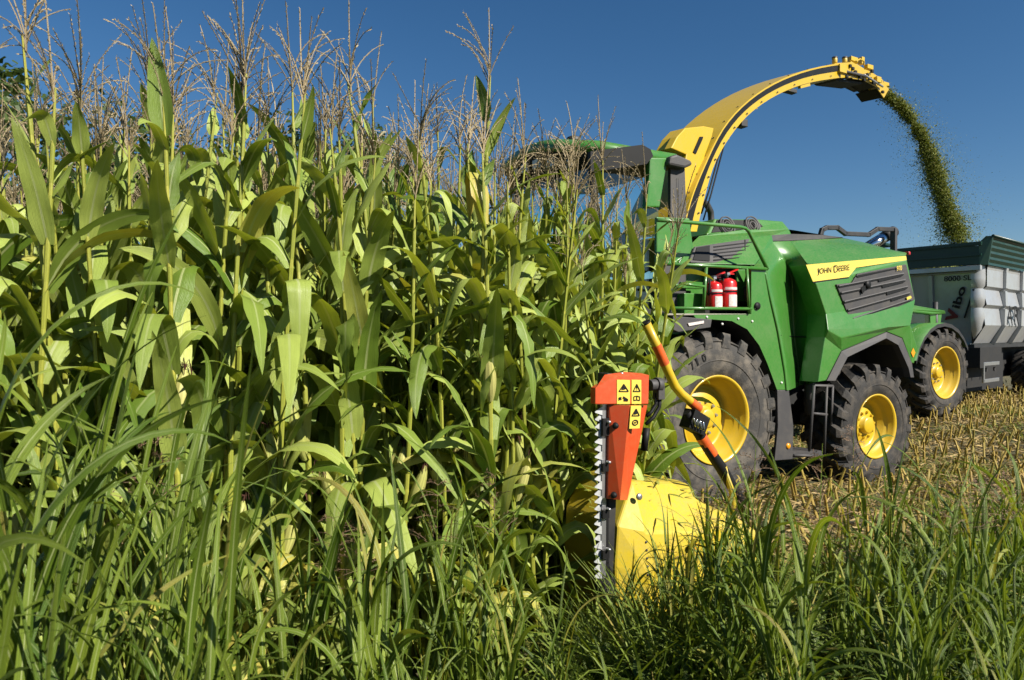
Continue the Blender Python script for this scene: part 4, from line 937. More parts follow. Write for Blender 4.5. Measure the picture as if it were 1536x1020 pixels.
# ---------------------------------------------------------------- tractor (behind the harvester)
TW = np.array([9.35, 14.7])      # near rear wheel
TZ = float(ground_z(*TW))
def tractor():
    AT = math.radians(30.0)
    T = empty("tractor", (TW[0], TW[1], 0), AT); tag(T, "green tractor half hidden behind the harvester, towing the silver trailer", "tractor")
    zc = 2.1 - 59 / 69.6
    wheel(T, (0, 0, zc), 0.955, .62, .545, .26, 1, 19, 'tyre_dark', disc_r=.55); wheel(T, (0, 2.5, zc), 0.955, .62, .545, .26, -1, 19, 'tyre_dark', disc_r=.55)
    wheel(T, (-2.9, .15, zc - .25), 0.70, .5, .38, .16, 1, 17, 'tyre_dark'); wheel(T, (-2.9, 2.35, zc - .25), 0.70, .5, .38, .16, -1, 17, 'tyre_dark')
    f = MB()
    for s in (0, 1):
        for k in range(9):
            t0, t1 = math.radians(-75 + k * 15), math.radians(-60 + k * 15); R0 = 1.10
            q = [(R0 * math.sin(t), 0.03, zc + R0 * math.cos(t) * .98) for t in (t0, t1)]; d = np.array([0, .68, 0])
            if s: q = [(x, 2.5 - y, z) for x, y, z in q]; d = -d
            q = [np.array(p) for p in q]; f.add([q[0], q[1], q[1] + d, q[0] + d, ], [(0, 1, 2, 3)], 'green', True)
            e = np.array([0, 0, -.08]); f.add([q[0], q[1], q[1] + e, q[0] + e], [(0, 1, 2, 3)], 'black')
    f.build("fender", T)
    b = MB(); b.box((-1.2, 1.25, zc + .1), (3.2, .9, .7), 'void'); b.box((.55, 1.25, zc - .1), (.5, .7, .6), 'void'); b.box((1.4, 1.25, zc - .45), (2.0, .15, .12), 'void'); b.tube([(0, .3, zc), (0, 2.2, zc)], .15, 'void'); b.build("chassis", T)
    h = MB(); h.prism([(-3.9, .8, zc + .3), (-1.5, .75, zc + .3), (-1.5, .75, zc + 1.1), (-3.7, .8, zc + .85)], (0, .95, 0), 'green'); h.build("bonnet", T, bevel=.06)
    c = MB()
    for a, bb in ((-1.4, .4), (.45, .45), (-1.4, 2.1), (.45, 2.05)): pk = MB(); pk.tube([(a, bb, zc + .3), (a * .9, bb, zc + 1.55)], .055, 'black', k=8); pk.build("cab_pillar", T)
    c.prism([(.15, .42, zc + 1.28), (.62, .42, zc + 1.30), (.42, .42, zc + .38), (.22, .42, zc + .38)], (0, .12, 0), 'green')
    c.build("rear_pillar", T); c = MB()
    c.prism([(.15, 1.96, zc + 1.28), (.62, 1.96, zc + 1.30), (.42, 1.96, zc + .38), (.22, 1.96, zc + .38)], (0, .12, 0), 'green')
    c.build("rear_pillar", T)
    r = MB(); r.prism([(-1.4, .35, zc + 1.52), (.65, .35, zc + 1.36), (.80, .42, zc + 1.28), (.1, .35, zc + 1.26), (-1.4, .35, zc + 1.34)], (0, 1.8, 0), 'green'); r.build("cab_roof", T, bevel=.03)
    g = MB(); g.prism([(.42, .5, zc + .35), (.42, 2.0, zc + .35), (.5, 2.0, zc + 1.3), (.5, .5, zc + 1.3)], (.015, 0, 0), 'glass'); g.build("rear_window", T)
    g = MB(); g.prism([(-1.3, .43, zc + .35), (.2, .43, zc + .35), (.2, .43, zc + 1.3), (-1.2, .43, zc + 1.3)], (0, .015, 0), 'glass'); g.build("side_window", T)
    s = MB(); s.box((-.3, 1.25, zc + .45), (.5, .5, .15), 'seat'); s.box((-.05, 1.25, zc + .85), (.14, .46, .7), 'seat'); s.build("driver_seat", T, bevel=.04)
    s = MB(); s.tube([(.75, .8, zc - .2), (.85, .8, zc + .45)], .05, 'black'); s.tube([(.75, 1.7, zc - .2), (.85, 1.7, zc + .45)], .05, 'black'); s.box((.8, 1.25, zc + .3), (.12, .9, .1), 'black'); s.box((1.0, 1.0, zc + .6), (.10, .10, .8), 'black'); s.build("linkage", T)
    l = MB(); l.box((.5, .3, zc + .95), (.06, .10, .14), 'redlens'); l.build("tail_lamp", T)
tractor()

# ---------------------------------------------------------------- trailer
TA = math.radians(39.0)
TU = np.array([math.cos(TA), math.sin(TA), 0]); TV = np.array([-math.sin(TA), math.cos(TA), 0])
TC = np.array([11.4, 16.5, 0.0])     # near front corner of the body
def trailer():
    R = empty("silage_trailer", TC, TA); tag(R, "silver and dark green tipping trailer being filled with chopped maize", "trailer")
    L = 7.2; Wd = 2.7; z0, z1, z2 = 1.85, 3.76, 4.45
    # tub: slanted front wall, bulging panels on the sides
    t = MB()
    zs = [z1, z1 - .10, 3.25, 3.18, 2.80, 2.72, 2.30, z0]
    ins = [0.0, .02, .02, .10, .02, .10, .05, .30]
    n = 5; step = L / n
    for side in (0, 1):
        for k in range(n):
            a0 = .28 + k * (L - .3) / n; a1 = .28 + (k + 1) * (L - .3) / n - .16
            for i in range(len(zs) - 1):
                bi, bj = ins[i], ins[i + 1]
                q = [np.array((a0, bi, zs[i])), np.array((a1, bi, zs[i])), np.array((a1, bj, zs[i + 1])), np.array((a0, bj, zs[i + 1]))]
                if side: q = [np.array((p[0], Wd - p[1], p[2])) for p in q]
                t.add(q, [(0, 1, 2, 3)], 'silver')
            # upright between two panels
            for (x0, x1) in ((a1, a1 + .16),):
                for i in range(len(zs) - 1):
                    q = [np.array((x0, -.06 + ins[i] * .3, zs[i])), np.array((x1, -.06 + ins[i] * .3, zs[i])), np.array((x1, -.06 + ins[i + 1] * .8, zs[i + 1])), np.array((x0, -.06 + ins[i + 1] * .8, zs[i + 1]))]
                    d = np.array([0, .2, 0])
                    if side: q = [np.array((p[0], Wd - p[1], p[2])) for p in q]; d = -d
                    t.prism(q, d, 'silver')
    # rounded front corner post, bulging and narrow at each rail
    for side in (0, 1):
        zz = [z1, 3.45, 3.27, 3.2, 3.0, 2.80, 2.73, 2.5, 2.2, z0]; bl = [.05, .04, .05, .09, .05, .06, .10, .06, .12, .34]
        kk = 7
        for i in range(len(zz) - 1):
            for j in range(kk):
                def P(ii, jj):
                    an = math.pi / 2 * jj / kk; r = .30
                    a = r - r * math.cos(an) * 1.0 + bl[ii] * math.cos(an); b = r - r * math.sin(an) + bl[ii] * math.sin(an)
                    return np.array((a, b if not side else Wd - b, zz[ii]))
                t.add([P(i, j), P(i, j + 1), P(i + 1, j + 1), P(i + 1, j)], [(0, 1, 2, 3)], 'silver', True)
    fw = [(0.02, .3, z1), (0.02, Wd - .3, z1), (.36, Wd - .5, z0), (.36, .5, z0)]
    t.prism(fw, (.05, 0, 0), 'silver'); t.prism([(.02, .28, z1), (.02, .30, z1), (.36, .5, z0), (.36, .36, z0)], (.06, 0, 0), 'silver')
    t.prism([(.02, Wd - .28, z1), (.02, Wd - .30, z1), (.36, Wd - .5, z0), (.36, Wd - .36, z0)], (.06, 0, 0), 'silver')
    t.box((L / 2, Wd / 2, z0 - .03), (L - .5, Wd - .7, .06), 'silver'); t.prism([(L, .3, z0), (L, Wd - .3, z0), (L, Wd, z1), (L, 0, z1)], (-.06, 0, 0), 'silver')
    tub = t.build("tub", R, bevel=.006)
    rb = MB()
    for b, s in ((1.12, .06), (1.7, 0.0), (2.3, -.25)):
        rb.prism([(0.0, b, z1 - .2), (0.0, b + .09, z1 - .2), (.34, b + s + .09, z0 + .05), (.34, b + s, z0 + .05)], (-.07, 0, 0), 'silver')
    rb.box((-.03, Wd / 2, z1 - .07), (.14, Wd - .1, .12), 'silver'); rb.box((-.005, Wd / 2, z1 - .16), (.06, Wd - .3, .04), 'rustpipe')
    rb.build("front_ribs", tub, bevel=.01)
    # dark green extension with horizontal corrugations, flared out on the side
    e = MB(); pr = []
    m = 10
    for i in range(m + 1):
        z = z1 + (z2 - z1) * i / m; o = -.05 - .10 * i / m + (.045 if i % 2 else 0); pr.append((o, z))
    for (o, z), (o2, z2_) in zip(pr[:-1], pr[1:]):
        cmat = 'tgreen'
        e.add([(.1, o, z), (L, o, z), (L, o2, z2_), (.1, o2, z2_)], [(0, 1, 2, 3)], cmat); e.add([(.1, Wd - o, z), (L, Wd - o, z), (L, Wd - o2, z2_), (.1, Wd - o2, z2_)], [(0, 1, 2, 3)], cmat)
    e.prism([(.1, -.05, z1), (.1, -.15, z2), (.04, -.02, z2 + .0), (.0, .12, z2 - .15), (0, .1, z1)], (.05, 0, 0), 'tgreen')
    e.prism([(.0, .1, z1 + .02), (.0, Wd - .05, z1 + .02), (.0, Wd - .05, z2 - .12), (.0, .1, z2 - .22)], (.05, 0, 0), 'tgreen')
    for z in (z1 + .25, z1 + .5): e.box((-.02, Wd / 2, z), (.05, Wd - .1, .05), 'tgreen')
    e.box((-.02, Wd / 2, z2 - .16), (.09, Wd - .1, .07), 'tgreen')
    e.tube([(.1, -.15, z2), (L, -.15, z2)], .035, 'tgreen'); e.tube([(.1, Wd + .15, z2), (L, Wd + .15, z2)], .035, 'tgreen')
    e.box((.4, Wd - .2, z2 + .05), (.6, .4, .06), 'tgreen')
    e.build("extension_sides", R)
    # lettering
    text_mesh("8000 SL", 'ink', .13, (-.0, .86, z1 - .36), (0, -1, 0), (0.0, 0, 1), width=.60, name="lettering", parent=tub, bold=.02, depth=.01)
    sl = np.array([.34 - .02, 0, z0 - z1]); upv = -sl / np.linalg.norm(sl)
    xd2 = upv * .95 + np.array([0, -.31, 0]); xd2 /= np.linalg.norm(xd2); nn = np.array([-1, 0, -.19]); nn /= np.linalg.norm(nn); yd2 = np.cross(nn, xd2)
    org = np.array((.245, .66, 2.36)) + nn * .03
    text_mesh("V", 'darkred', .26, org, xd2, yd2, width=.34, name="lettering", parent=tub, bold=.06, depth=.01)
    text_mesh("ibo", 'ink', .19, org + xd2 * .37 + yd2 * .02, xd2, yd2, width=.56, name="lettering", parent=tub, bold=.03, depth=.01)
    bar = MB(); o2 = org - yd2 * .12 + xd2 * .18; bar.prism([o2, o2 + xd2 * .75, o2 + xd2 * .75 - yd2 * .04, o2 - yd2 * .04], -nn * .01, 'ink'); bar.build("logo_bar", tub)
    text_mesh("A", 'ink', .50, (1.72, .02, 2.32), (1, 0, 0), (0, .0, 1), width=.5, name="lettering", parent=tub, bold=.01, depth=.02)
    text_mesh("R", 'ink', .50, (2.34, .02, 2.32), (1, 0, 0), (0, .0, 1), width=.42, name="lettering", parent=tub, bold=.01, depth=.02)
    # chassis, drawbar, side guard, wheels
    c = MB(); c.box((L / 2, Wd / 2, 1.55), (L - .2, 1.1, .45), 'void'); c.box((-1.0, Wd / 2, 1.15), (2.4, .22, .22), 'void'); c.box((.9, .35, 1.50), (1.6, .5, .5), 'void'); c.box((L / 2, .3, 1.78), (L - .3, .12, .10), 'black')
    c.box((1.6, Wd / 2 + .1, 1.18), (3.0, 2.0, 1.1), 'void'); c.box((5.5, Wd / 2, 1.2), (3.0, 1.2, .7), 'void')  # dark blocks added to paint the deep shade below the tub
    c.build("chassis", R)
    g = MB(); zg = 1.34
    for z in (zg, zg - .42): g.box((.95, .12, z), (1.15, .05, .09), 'steel')
    g.box((.40, .12, zg - .21), (.07, .05, .5), 'steel')
    for a in (.75, 1.35): g.box((a, .16, zg + .1), (.05, .04, .6), 'grey')
    g.build("side_guard", R, bevel=.006)
    zw = float(ground_z(15, 19.5)) + .66
    for a in (4.9, 6.3):
        wheel(R, (a, .05, zw), .66, .55, .33, .14, 1, 17, 'tyre_dark'); wheel(R, (a, Wd - .05, zw), .66, .55, .33, .14, -1, 17, 'tyre_dark')
    j = MB(); j.tube([(-.6, .9, 1.2), (-.6, .9, .5)], .06, 'grey', k=8); j.box((-.6, .9, .45), (.3, .3, .04), 'grey'); j.build("support_leg", R)
    h = MB()
    for k in range(3): h.tube([(.1, 1.2 + .1 * k, 1.9), (-.7, 1.25 + .1 * k, 1.5), (-2.2, 1.2 + .05 * k, 1.7)], .02, 'ink', k=6)
    h.build("hoses", R)
trailer()
# ---------------------------------------------------------------- maize
def frame(az):
    return np.array([math.cos(az), math.sin(az), 0.0]), np.array([-math.sin(az), math.cos(az), 0.0])

def blade(lb, base, az, L, Wd, th0, th1, tint, kink=None, twist=0.0, fold=0.25, wave=0.0, nseg=13, nc=5, tw0=0.0, drift=0.0, pw=2.2, base_w=.55):
    """a long leaf: leaves the stem at th0 from the vertical and bends to th1; kink=(where, angle, width) folds it over"""
    t = np.linspace(0, 1, nseg)
    th = th0 + (th1 - th0) * t ** 1.4
    if kink is not None: th = th + kink[1] / (1 + np.exp(-(t - kink[0]) / kink[2]))
    th = np.clip(th, 0.02, math.pi - 0.08)
    a = az + drift * t
    D = np.stack([np.sin(th) * np.cos(a), np.sin(th) * np.sin(a), np.cos(th)], -1)
    C = np.array(base) + np.concatenate([[[0, 0, 0]], np.cumsum((D[:-1] + D[1:]) / 2, 0)]) * (L / (nseg - 1))
    S = np.stack([-np.sin(a), np.cos(a), 0 * a], -1); Nn = np.cross(D, S)
    tw = tw0 + twist * t
    S2 = S * np.cos(tw)[:, None] + Nn * np.sin(tw)[:, None]; N2 = np.cross(D, S2)
    w = Wd * (base_w + (1 - base_w) * np.minimum(1, t / .22)) * np.clip(1 - t ** pw, 0, 1) ** .8
    w[-1] = 0.002
    v = np.linspace(-1, 1, nc)
    ph = rng.uniform(0, 6.28, 2); fr = rng.uniform(3.2, 5.0) * L / .8
    amp = wave * np.sin(2 * math.pi * fr * t[:, None] + np.where(v[None, :] < 0, ph[0], ph[1])) * np.abs(v)[None, :] ** 2
    f = fold * (1 - .6 * t)[:, None] * np.abs(v)[None, :] ** 1.2 * w[:, None] * .5
    P = C[:, None, :] + S2[:, None, :] * (v[None, :, None] * w[:, None, None] / 2) - N2[:, None, :] * (f + amp * w[:, None])[:, :, None]
    lb.grid(P, tint)
    return C[-1]

def corn_parts(seed, H=2.95, leaves=14, nc=5, nseg=15, detail=True, spec=None):
    """mesh data of one plant: stalk, leaves, tassel and (perhaps) an ear"""
    global rng
    rng = np.random.default_rng(seed)
    st, lf, ts, er, sk = LB(), LB(), LB(), LB(), LB()
    lean = rng.uniform(0, .05); laz = rng.uniform(0, 6.28); cx, cy = lean * math.cos(laz), lean * math.sin(laz)
    def axis(z): return np.array([cx * z * z / H + .008 * math.sin(z * 2.2 + seed), cy * z * z / H + .008 * math.cos(z * 1.9 + seed), z])
    nodes = np.concatenate([[0, .05], np.cumsum(np.full(leaves, H / (leaves + .8)) * np.linspace(.75, 1.2, leaves)) + .06]); nodes = nodes * (H * .97 / nodes[-1])
    zs, rs = [], []
    for i in range(len(nodes) - 1):
        z0, z1 = nodes[i], nodes[i + 1]; r = .0165 * (1 - .58 * z0 / H)
        zs += [z0 + .002, z0 + .02, z1 - .02]; rs += [r * 1.22, r, r * .97]
    zs += [H, H + .15]; rs += [.0058, .0042]
    st.tube([axis(z) for z in zs], rs, .35 + rng.uniform(-.2, .3), k=7 if detail else 5)
    plane = rng.uniform(0, math.pi)
    n = len(nodes)
    for i in range(3, n):
        z = nodes[i]; q = z / H
        az = plane + (math.pi if i % 2 else 0) + rng.normal(0, .38)
        L = (.44 + .40 * math.sin(math.pi * min(1, q * .80 + .20)) - .12 * max(0, q - .72) * 4) * rng.uniform(.85, 1.12)
        Wd = (.082 + .048 * math.sin(math.pi * min(1, q * .85 + .12))) * rng.uniform(.85, 1.12)
        if q > .85: L *= .78; Wd *= .8
        th0 = rng.uniform(.30, .62) if q < .8 else rng.uniform(.14, .55)
        r = rng.random()
        old = rng.uniform(.0, .85)
        if q < .28 and rng.random() < .3: old = 1 + rng.uniform(.3, .9)
        elif rng.random() < .035: old = 1 + rng.uniform(.2, .8)
        kw = dict(fold=rng.uniform(.05, .34), wave=rng.uniform(.03, .13), twist=rng.normal(0, .5), tw0=rng.normal(0, .22), drift=rng.normal(0, .3), nc=nc, nseg=nseg)
        if r < (.52 if q < .8 else .22):      # folded over and hanging
            blade(lf, axis(z), az, L, Wd, th0, th0 + .5, old, kink=(rng.uniform(.26, .52), rng.uniform(1.5, 2.3), rng.uniform(.03, .07)), **kw)
        elif r < (.82 if q < .8 else .42):     # arching
            blade(lf, axis(z), az, L, Wd, th0, rng.uniform(1.7, 2.6), old, **kw)
        else:              # stiff, upright
            blade(lf, axis(z), az, L * .9, Wd, th0, th0 + rng.uniform(.15, .75), old, **kw)
        # sheath round the stalk
        zz = np.linspace(max(0, z - .15), z, 4); st.tube([axis(k) for k in zz], .0165 * (1 - .5 * q) * np.array([1.0, 1.06, 1.12, 1.18]), rng.uniform(-.2, .3), k=7 if detail else 5)
    if spec == 'yellow_top':
        blade(lf, axis(H * .9), 0.9, .62, .13, .2, .4, 1.98, kink=(.55, 2.7, .04), fold=.35, wave=.05, tw0=.2)
    if spec == 'spear':
        blade(lf, axis(H * .99), -2.1, .40, .105, .10, .20, .15, fold=.6, wave=.02, tw0=.7)
    # tassel: a central spike and a spray of side branches set with spikelets
    tb = axis(H) + np.array([0, 0, .09]); nb = rng.integers(6, 10)
    def spike(base, az, L, th0, th1, r0):
        m = 9; t = np.linspace(0, 1, m); th = th0 + (th1 - th0) * t ** 1.3
        D = np.stack([np.sin(th) * math.cos(az), np.sin(th) * math.sin(az), np.cos(th)], -1)
        C = base + np.concatenate([[[0, 0, 0]], np.cumsum(D[:-1], 0)]) * L / (m - 1)
        ts.tube(C, np.linspace(r0, r0 * .45, m), rng.uniform(0, .6), k=3)
        k = int(L / .0095) if detail else int(L / .022)
        e, s = frame(rng.uniform(0, 6.28))
        for j in range(k):
            u = .10 + .90 * (j + rng.uniform(0, 1)) / k; c = np.array([np.interp(u, t, C[:, x]) for x in range(3)]); d = np.array([np.interp(u, t, D[:, x]) for x in range(3)])
            an = rng.uniform(0, 6.28); o = e * math.cos(an) + s * math.sin(an); o = o - d * (o @ d); o /= np.linalg.norm(o) + 1e-6
            l = rng.uniform(.012, .018) * (1 if detail else 1.5); w2 = .0030 * (1 if detail else 1.5); tip = c + (d * .8 + o * .55) * l; sd = np.cross(d, o) * w2
            ts.grid(np.array([[c, c], [c + (tip - c) * .5 - sd, c + (tip - c) * .5 + sd], [tip, tip + 1e-4]]), rng.uniform(0, 1))
    spike(tb, rng.uniform(0, 6.28), rng.uniform(.40, .54), rng.uniform(0, .12), rng.uniform(0, .35), .0050)
    for j in range(nb):
        spike(tb + np.array([0, 0, .014 * j]), rng.uniform(0, 6.28), rng.uniform(.22, .37), rng.uniform(.2, .55), rng.uniform(.45, 1.9), .0034)
    has_ear = rng.random() < .85
    if has_ear:
        z = nodes[min(n - 1, 8 + int(rng.integers(0, 3)))]; az = plane + rng.uniform(-.6, .6); e, s = frame(az); tilt = rng.uniform(.22, .45)
        d = e * math.sin(tilt) + np.array([0, 0, math.cos(tilt)]); LL = rng.uniform(.24, .30)
        t = np.linspace(0, 1, 10); R = .034 * np.sin(math.pi * np.clip(t * .9 + .08, 0, 1)) ** .7 + .003
        b0 = axis(z) + e * .02; er.tube([b0 + d * LL * k for k in t], R, rng.uniform(0, 1.0), k=9)
        for j in range(3):
            blade(er, b0 + d * LL * .1, az + rng.normal(0, 1.2), LL * rng.uniform(.8, 1.1), .05, tilt * .7, tilt + .25, rng.uniform(0, 1.2), nc=3, nseg=7, fold=.5)
        for j in range(14):
            o = rng.normal(0, 1, 3); o = o / np.linalg.norm(o); q = b0 + d * LL * .98
            sk.tube([q, q + d * .03 + o * .008, q + d * .045 + o * .03 + np.array([0, 0, -.01]), q + d * .04 + o * .04 + np.array([0, 0, -.04])], .0022, 0, k=3)
    st.plane = plane
    return st, lf, ts, (er if has_ear else None), (sk if has_ear else None)

NV = 18
VAR = []; PLANE = []
for i in range(NV):
    st, lf, ts, er, sk = corn_parts(100 + i, H=2.98 + .22 * math.sin(i * 2.4), leaves=17 + i % 4)
    PLANE.append(st.plane)
    VAR.append([("stalk", st.build("maize_stalk", M['stalk'])), ("leaves", lf.build("maize_leaves", M['corn'])), ("tassel", ts.build("maize_tassel", M['tassel'])), ("ear", er.build("maize_ear", M['husk']) if er else None), ("silk", sk.build("maize_silk", M['silk']) if sk else None)])
SPECIAL = {}
for k, sd in (('yellow_top', 301), ('spear', 302)):
    st, lf, ts, er, sk = corn_parts(sd, H=3.0, leaves=14, spec=k)
    SPECIAL[k] = [("stalk", st.build("maize_stalk", M['stalk'])), ("leaves", lf.build("maize_leaves", M['corn'])), ("tassel", ts.build("maize_tassel", M['tassel'])), ("ear", er.build("maize_ear", M['husk']) if er else None), ("silk", sk.build("maize_silk", M['silk']) if sk else None)]

def put_corn(parts, x, y, rz, sc, tilt=(0, 0), label=None, group="maize plants standing in the uncut crop", z=None):
    e = empty("maize_plant", (x, y, float(ground_z(x, y)) - .01 if z is None else z), rz); e.rotation_euler = (tilt[0], tilt[1], rz); e.scale = (sc, sc, sc)
    tag(e, label or "tall green maize plant with brown tassel standing among the rows of uncut crop", "maize plant", group)
    ear = None
    for nme, me in parts:
        if me is None: continue
        o = bpy.data.objects.new(nme, me); COL.objects.link(o); o.parent = ear if nme == "silk" else e
        if nme == "ear": ear = o
    return e

rng = np.random.default_rng(11)
sites = []
for k in range(11):
    b0 = -2.62 + .60 * k
    end = (-2.84, -2.72, -2.3, -2.2, -2.1, -2.4)[k] if k < 6 else -3.1
    a = end - rng.uniform(0, .1)
    while a > -12.5:
        aa, bb = a + rng.normal(0, .025), b0 + rng.normal(0, .04)
        if k == 0 and aa > -4.12: bb += .45
        p = W(aa, bb); d = math.hypot(p[0], p[1]); px = 768 + FPX * p[0] / max(p[1], .1)
        if p[1] > 1.6 and -260 < px < 1016 and not (px > 950 and rng.random() < .35): sites.append((d, p[0], p[1], aa, bb, k, px))
        a -= rng.uniform(.092, .135)
sites.sort()
near, far = sites[:296], sites[296:]
for i, (d, x, y, a, b, k, px) in enumerate(near):
    sc = rng.uniform(.96, 1.10) * (1.0 if k else 1.0)
    if px > 860: sc *= .96 - max(0, px - 900) * .0008
    if px < 200: sc *= .96
    if 720 < px < 900: sc *= .965
    tl = (rng.normal(0, .03), rng.normal(0, .03))
    if a > -3.35: tl = (rng.normal(0, .09), rng.normal(0, .09))
    vi = int(rng.integers(0, NV)); rz = rng.uniform(0, 6.283)
    if k == 0 and a > -5.2 or k == 1 and a > -4.2: rz = AL - PLANE[vi] + rng.normal(0, .28) + (math.pi if rng.random() < .5 else 0)
    put_corn(VAR[vi], x, y, rz, sc, tl)
# two plants one can pick out
px_, Y_ = 738, 3.72; put_corn(SPECIAL['yellow_top'], (px_ - 768) / FPX * Y_, Y_, 1.2, 1.0, label="maize plant with a bright yellow folded leaf near its top, beside the green cab", group=None)
px_, Y_ = 275, 2.95; put_corn(SPECIAL['spear'], (px_ - 768) / FPX * Y_, Y_, .0, .98, label="maize plant with one broad dark leaf standing upright above the crop like a spear", group=None)
# bent stalks caught at the header mouth
for px_, Y_, tx, ty in ((950, 4.75, .10, .22), (962, 5.2, -.05, .30), (975, 5.4, .06, .14), (930, 4.6, .08, .05)):
    put_corn(VAR[int(rng.integers(0, NV))], (px_ - 768) / FPX * Y_, Y_, rng.uniform(0, 6.28), .86, (tx, ty), label="maize plant bent over at the mouth of the header beside the front wheel", group="bent maize plants at the header")
# the rest of the crop further in, too deep to tell apart
def far_crop():
    src = [corn_parts(500 + i, H=2.92 + .2 * math.sin(i * 1.7), leaves=15, nc=3, nseg=9, detail=False) for i in range(8)]
    global rng
    rng = np.random.default_rng(5)
    out = {}
    for i_, (d, x, y, a, b, k, px) in enumerate(far):
        P = src[int(rng.integers(0, 8))]; an = rng.uniform(0, 6.283); c, s = math.cos(an), math.sin(an); sc = rng.uniform(.95, 1.1); R = np.array([[c, s, 0], [-s, c, 0], [0, 0, 1]]) * sc
        o = np.array([x, y, float(ground_z(x, y))])
        for key, lb in zip(("stalk", "corn", "tassel", "husk"), P[:4]):
            if lb is None or (key == 'tassel' and (i_ % 5) < 2): continue
            V, Q, UVs, T = lb.arrays(); dst = out.setdefault(key, [[], [], [], [], 0])
            dst[0].append(V @ R + o); dst[1].append(Q + dst[4]); dst[2].append(UVs); dst[3].append(T + rng.uniform(-.1, .15)); dst[4] += len(V)
    # one object, several materials
    keys = list(out); vs, qs, us, tsn, mi, off = [], [], [], [], [], 0
    for j, kx in enumerate(keys):
        d = out[kx]; v = np.concatenate(d[0]); q = np.concatenate(d[1]) + off; vs.append(v); qs.append(q); us.append(np.concatenate(d[2])); tsn.append(np.concatenate(d[3])); mi.append(np.full(len(q), j)); off += len(v)
    me = mesh_arrays("maize_crop", np.concatenate(vs), np.concatenate(qs), np.concatenate(us), np.concatenate(tsn), M[keys[0]])
    for kx in keys[1:]: me.materials.append(M[kx])
    me.polygons.foreach_set("material_index", np.concatenate(mi).astype(np.int32)); me.update()
    o = obj("maize_crop", me); o["kind"] = "stuff"; o["label"] = "dense uncut maize standing deeper in the field"; o["category"] = "maize crop"
far_crop()

# ---------------------------------------------------------------- grass and weeds of the verge
def grass_clump(seed, H, culms, wid=.026, heads=0):
    global rng
    rng = np.random.default_rng(seed); st, lf, sd = LB(), LB(), LB()
    for c in range(culms):
        az = rng.uniform(0, 6.28); r = rng.uniform(0, .10); b = np.array([r * math.cos(az), r * math.sin(az), 0]); hh = H * rng.uniform(.55, .85); ln = rng.uniform(.02, .30); la = az + rng.normal(0, .6)
        def ax(z): return b + np.array([ln * math.cos(la) * (z / H) ** 1.5 * H, ln * math.sin(la) * (z / H) ** 1.5 * H, z])
        zz = np.linspace(0, hh, 8); st.tube([ax(z) for z in zz], np.linspace(.0055, .003, 8), rng.uniform(0, .5), k=5)
        nl = int(rng.integers(5, 8)); pl = rng.uniform(0, 3.14)
        for j in range(nl):
            z = hh * (.10 + .88 * j / (nl - 1)); a2 = pl + (math.pi if j % 2 else 0) + rng.normal(0, .5)
            L = H * rng.uniform(.38, .62); th0 = rng.uniform(.10, .40)
            ti = rng.uniform(0, .8) if rng.random() > .06 else 1 + rng.uniform(.3, .9)
            if rng.random() < .30: blade(lf, ax(z), a2, L, wid * rng.uniform(.7, 1.2), th0, th0 + rng.uniform(.1, .5), ti, fold=.5, wave=.01, nc=3, nseg=12, twist=rng.normal(0, .8), tw0=rng.normal(0, .5), pw=1.5, base_w=.7)
            else: blade(lf, ax(z), a2, L, wid * rng.uniform(.7, 1.2), th0, rng.uniform(1.0, 2.3), ti, fold=.45, wave=.02, nc=3, nseg=14, twist=rng.normal(0, .9), tw0=rng.normal(0, .4), drift=rng.normal(0, .5), pw=1.5, base_w=.7)
        if c < heads:
            top = ax(hh); hl = .34; C = [top, top + np.array([.01, 0, hl * .5]), top + np.array([.03, .01, hl])]; st.tube(C, [.0025, .002, .001], .5, k=4)
            for lv in range(7):
                z = hl * (.25 + .1 * lv); q = top + np.array([.02 * lv / 7, 0, z])
                for br in range(3):
                    a2 = rng.uniform(0, 6.28); L = .15 * (1 - lv * .09); t1 = rng.uniform(.8, 1.3)
                    m = [q + np.array([math.sin(t1) * math.cos(a2), math.sin(t1) * math.sin(a2), math.cos(t1)]) * L * u - np.array([0, 0, .03 * u * u]) for u in np.linspace(0, 1, 5)]
                    sd.tube(m, .0009, .6, k=3)
                    for kx in range(12):
                        u = rng.uniform(.3, 1); p = np.array([np.interp(u, np.linspace(0, 1, 5), np.array(m)[:, x]) for x in range(3)]) + rng.normal(0, .004, 3); d = rng.normal(0, 1, 3) + np.array([0, 0, .6]); d /= np.linalg.norm(d); s2 = np.cross(d, [.3, .5, .8]) * .0022
                        sd.grid(np.array([[p, p], [p + d * .005 - s2, p + d * .005 + s2], [p + d * .011, p + d * .011 + 1e-4]]), rng.uniform(0, .8))
    return st.build("grass_stems", M['grass']), lf.build("grass_blades", M['grass']), (sd.build("grass_seed_head", M['seed']) if heads else None)

GV = [grass_clump(700 + i, 1.0, 5 + i % 4, wid=.024 + .004 * (i % 3)) for i in range(9)]
GH = [grass_clump(800 + i, 1.0, 4, heads=2) for i in range(3)]
def put_grass(m, x, y, H, label, group, rz=None):
    e = empty("grass_clump", (x, y, float(ground_z(x, y)) - .02), rng.uniform(0, 6.28) if rz is None else rz); e.scale = (H * .85, H * .85, H)
    tag(e, label, "grass clump", group)
    obj("stems", m[0], e); obj("blades", m[1], e)
    if m[2]: obj("seed_head", m[2], e)
rng = np.random.default_rng(21)
def at_px(px, Y): return (px - 768) / FPX * Y, Y
